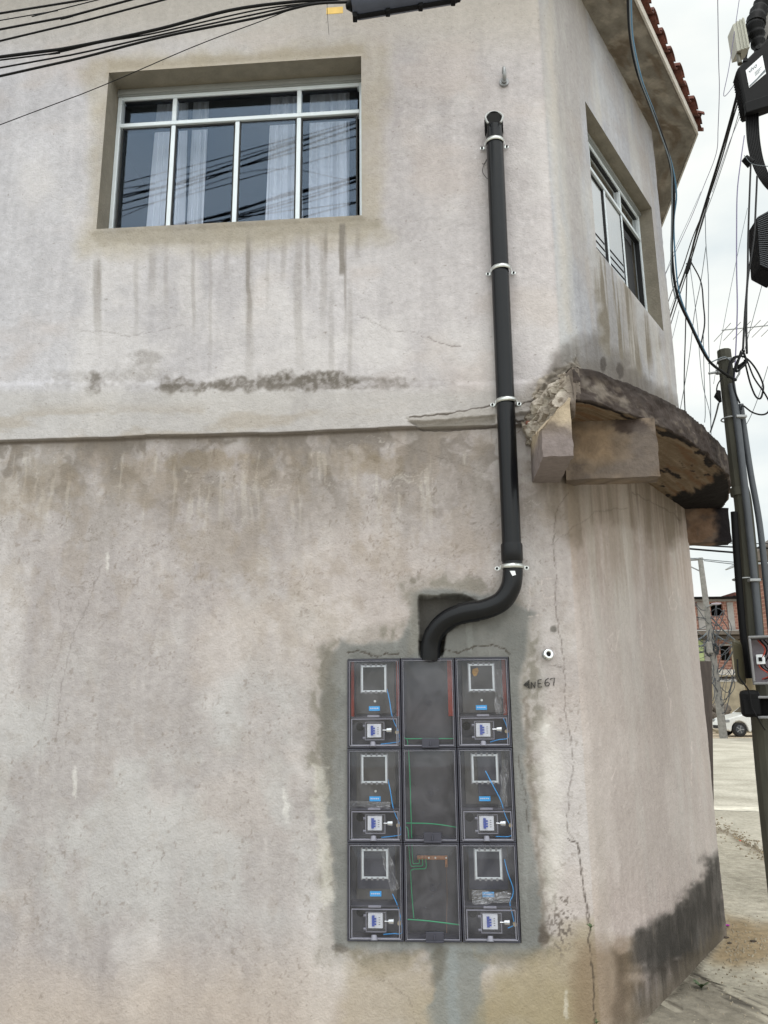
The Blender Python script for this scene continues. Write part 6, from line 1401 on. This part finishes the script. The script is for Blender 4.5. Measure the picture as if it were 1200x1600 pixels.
for i, (a, b, m_, r) in enumerate([((1060, 850), (1220, 857), 'cable', .035), ((1060, 856), (1230, 868), 'cable', .045), ((1078, 872), (1230, 884), 'cable_grey', .02), ((1100, 876), (1230, 889), 'cable_grey', .02), ((1062, 845), (1220, 850), 'cable', .02)]):
    cable([at(a[0], a[1], 35), at((a[0] + b[0]) / 2, (a[1] + b[1]) / 2 + 1.0, 33), at(b[0], b[1], 31)], r, ['upper black wire over the far pole in the gap under the bracket', 'thickest black wire over the far pole in the gap under the bracket', 'grey wire leaving the far pole crossarm to the right', 'lower grey wire leaving the far pole top to the right', 'thin black wire topmost in the gap under the bracket'][i], m_, FGp)
for i, (a, b, lab) in enumerate([((1108, 985), (1152, 1010), 'wire from the far pole sagging right over the brick window'), ((1112, 965), (1150, 1002), 'wire from the far pole dropping over the brick house upper floor'), ((1090, 1000), (1108, 985), 'short wire on the left side of the far pole over the green wall'), ((1150, 1010), (1122, 1052), 'slanting stay wire in front of the far brick window'), ((1080, 1012), (1110, 1003), 'low short wire crossing the green wall')]):
    cable([at(a[0], a[1], 36), at((a[0] + b[0]) / 2, (a[1] + b[1]) / 2 + 2, 36.5), at(b[0], b[1], 37)], .035, lab, 'cable_grey', FGp)
# roof corner poking in at the far right, mid distance
rg_ = empty('far_roof_house', at(1200, 1000, 32) * [1, 1, 0], 'dark roofed house partly hidden behind the service pole at the right edge', 'house')
a = at(1192, 905, 32); b = at(1260, 880, 32)
sub(MB().box(a[0], b[0], 32, 33, -.1, at(1200, 905, 32)[2]).build('wall', M['brick']), rg_)
p0 = at(1183, 868, 31.6)
sub(MB().hexa([p0 - [0, 0, .2], at(1280, 880, 31.6), at(1280, 880, 31.6) + [0, 1.5, 0], p0 + [0, 1.5, -.2]], [p0 + [0, 0, .15], at(1290, 790, 31.6), at(1290, 790, 31.6) + [0, 1.5, 0], p0 + [0, 1.5, .15]]).build('roof', M['grime']), rg_)
sub(MB().box(a[0] - .1, b[0], 31.8, 32.4, at(1200, 904.9, 32)[2], at(1200, 880, 32)[2]).build('eave_boards', M['brown']), rg_)
e = empty('street_lamp_hood', at(1146, 884, 22), 'pale triangular lamp hood sticking out left of the service pole', 'lamp hood')
sub(MB().hexa([at(1138, 888, 22), at(1152, 879, 22), at(1154, 884, 22), at(1140, 889, 22)], [p + np.array([0, .25, 0]) for p in (at(1138, 888, 22), at(1152, 879, 22), at(1154, 884, 22), at(1140, 889, 22))]).build('hood', M['galv'], bevel=.01), e)
sub(MB().tube([at(1152, 882, 22), at(1200, 880, 22), at(1230, 880, 22)], .03, 6).build('arm', M['galv']), e)

# car ------------------------------------------------------------------
CY = 37.
c0 = at(1135, 1146, CY); s0x = c0[0]
car = empty('parked_car', (s0x + 2, CY + .8, -.09), 'white hatchback parked across the street, half hidden by the service pole', 'car')
M['carpaint'] = mat('white_car_paint', rgb(222, 224, 222), .3, coat=.5); M['tyre'] = mat('tyre', rgb(30, 30, 32), .8); M['carglass'] = mat('car_glass', rgb(26, 30, 34), .08, spec=.8)
def prof(pts, y0, y1, inset=0, zc=0):
    k = MB(); n = len(pts); a = [(p[0], y0, p[1]) for p in pts]; b = [(p[0], y1, p[1]) for p in pts]
    return k.add(a + b, [tuple(range(n)), tuple(range(2 * n - 1, n - 1, -1))] + [(i, (i + 1) % n, n + (i + 1) % n, n + i) for i in range(n)])
def arch(cx, r): return [(cx + r * math.cos(t), .31 + r * math.sin(t)) for t in np.linspace(0, math.pi, 9)]
lower = [(0.02, .30), (0.0, .45), (.03, .62), (.16, .78), (.5, .88), (.95, .98), (1.1, 1.0), (3.5, 1.0), (3.8, .92), (3.88, .7), (3.86, .3), (3.6, .22)] + arch(3.2, .36) + [(2.8, .2), (1.02, .2)] + arch(.62, .36) + [(.23, .22)]
def cb(o): o.parent = car; return o
L0 = -2.0
lw = [(x + L0, z) for x, z in lower]
cb(prof(lw, -.80, .80).build('body', M['carpaint'], bevel=.05))
gh = [(.95, .99), (1.55, 1.42), (1.8, 1.47), (3.1, 1.46), (3.55, 1.25), (3.75, .99)]
k = MB(); n = len(gh); a = [(x + L0, -.76 + (.12 if z > 1.2 else 0), z) for x, z in gh]; b = [(x + L0, .76 - (.12 if z > 1.2 else 0), z) for x, z in gh]
k.add(a + b, [tuple(range(n)), tuple(range(2 * n - 1, n - 1, -1))] + [(i, (i + 1) % n, n + (i + 1) % n, n + i) for i in range(n)]); cb(k.build('cabin', M['carpaint'], bevel=.03))
for q in ([(1.25, 1.04), (1.62, 1.36), (2.2, 1.39), (2.2, 1.04)], [(2.27, 1.04), (2.27, 1.39), (3.0, 1.38), (3.3, 1.2), (3.35, 1.04)]):
    a = [(x + L0, -.775 + (z - 1.04) * .33, z) for x, z in q]; k = MB(); k.add(a + [(p[0], p[1] - .01, p[2]) for p in a], [(tuple(range(len(a)))), tuple(range(2 * len(a) - 1, len(a) - 1, -1))] + [(i, (i + 1) % len(a), len(a) + (i + 1) % len(a), len(a) + i) for i in range(len(a))]); cb(k.build('side_window', M['carglass']))
k = MB(); k.hexa([(1.0 + L0, -.62, 1.03), (1.0 + L0, .62, 1.03), (1.02 + L0, .62, 1.02), (1.02 + L0, -.62, 1.02)], [(1.5 + L0, -.56, 1.41), (1.5 + L0, .56, 1.41), (1.53 + L0, .56, 1.39), (1.53 + L0, -.56, 1.39)]); cb(k.build('windscreen', M['carglass']))
for cx in (.62, 3.2):
    for sy in (-1, 1):
        wo = cb(MB().tube([(cx + L0, sy * .62, .31), (cx + L0, sy * .64, .31), (cx + L0, sy * .79, .31), (cx + L0, sy * .81, .31)], [.28, .31, .31, .28], 24).build('wheel', M['tyre']))
        k = MB(); k.tube([(cx + L0, sy * .805, .31), (cx + L0, sy * .822, .31)], [.20, .17], 16); r_ = k.build('rim', M['conduit']); r_.parent = wo
        k = MB()
        for q in range(5):
            an = q * 1.2566; k.tube([(cx + L0, sy * .825, .31), (cx + L0 + .17 * math.cos(an), sy * .822, .31 + .17 * math.sin(an))], .02, 6)
        r_ = k.build('spokes', M['galv']); r_.parent = wo
cb(MB().box(.02 + L0, .2 + L0, -.815, -.55, .62, .74).build('headlight', M['galv'], bevel=.02)); cb(MB().box(.02 + L0, .2 + L0, .55, .815, .62, .74).build('headlight', M['galv'], bevel=.02))
cb(MB().box(1.12 + L0, 2.85 + L0, -.815, -.801, .2, .27).build('sill_trim', M['tyre'])); cb(MB().box(-.02 + L0, .05 + L0, -.6, .6, .34, .48).build('grille', M['tyre'], bevel=.01))
cb(MB().box(1.2 + L0, 1.36 + L0, -.93, -.80, 1.02, 1.12).build('door_mirror', M['carpaint'], bevel=.03)); cb(MB().box(2.0 + L0, 2.15 + L0, -.812, -.8005, .8, .83).build('door_handle', M['tyre']))
cb(MB().box(2.235 + L0, 2.245 + L0, -.8035, -.8005, .3, .98).build('door_gap', M['tyre']))
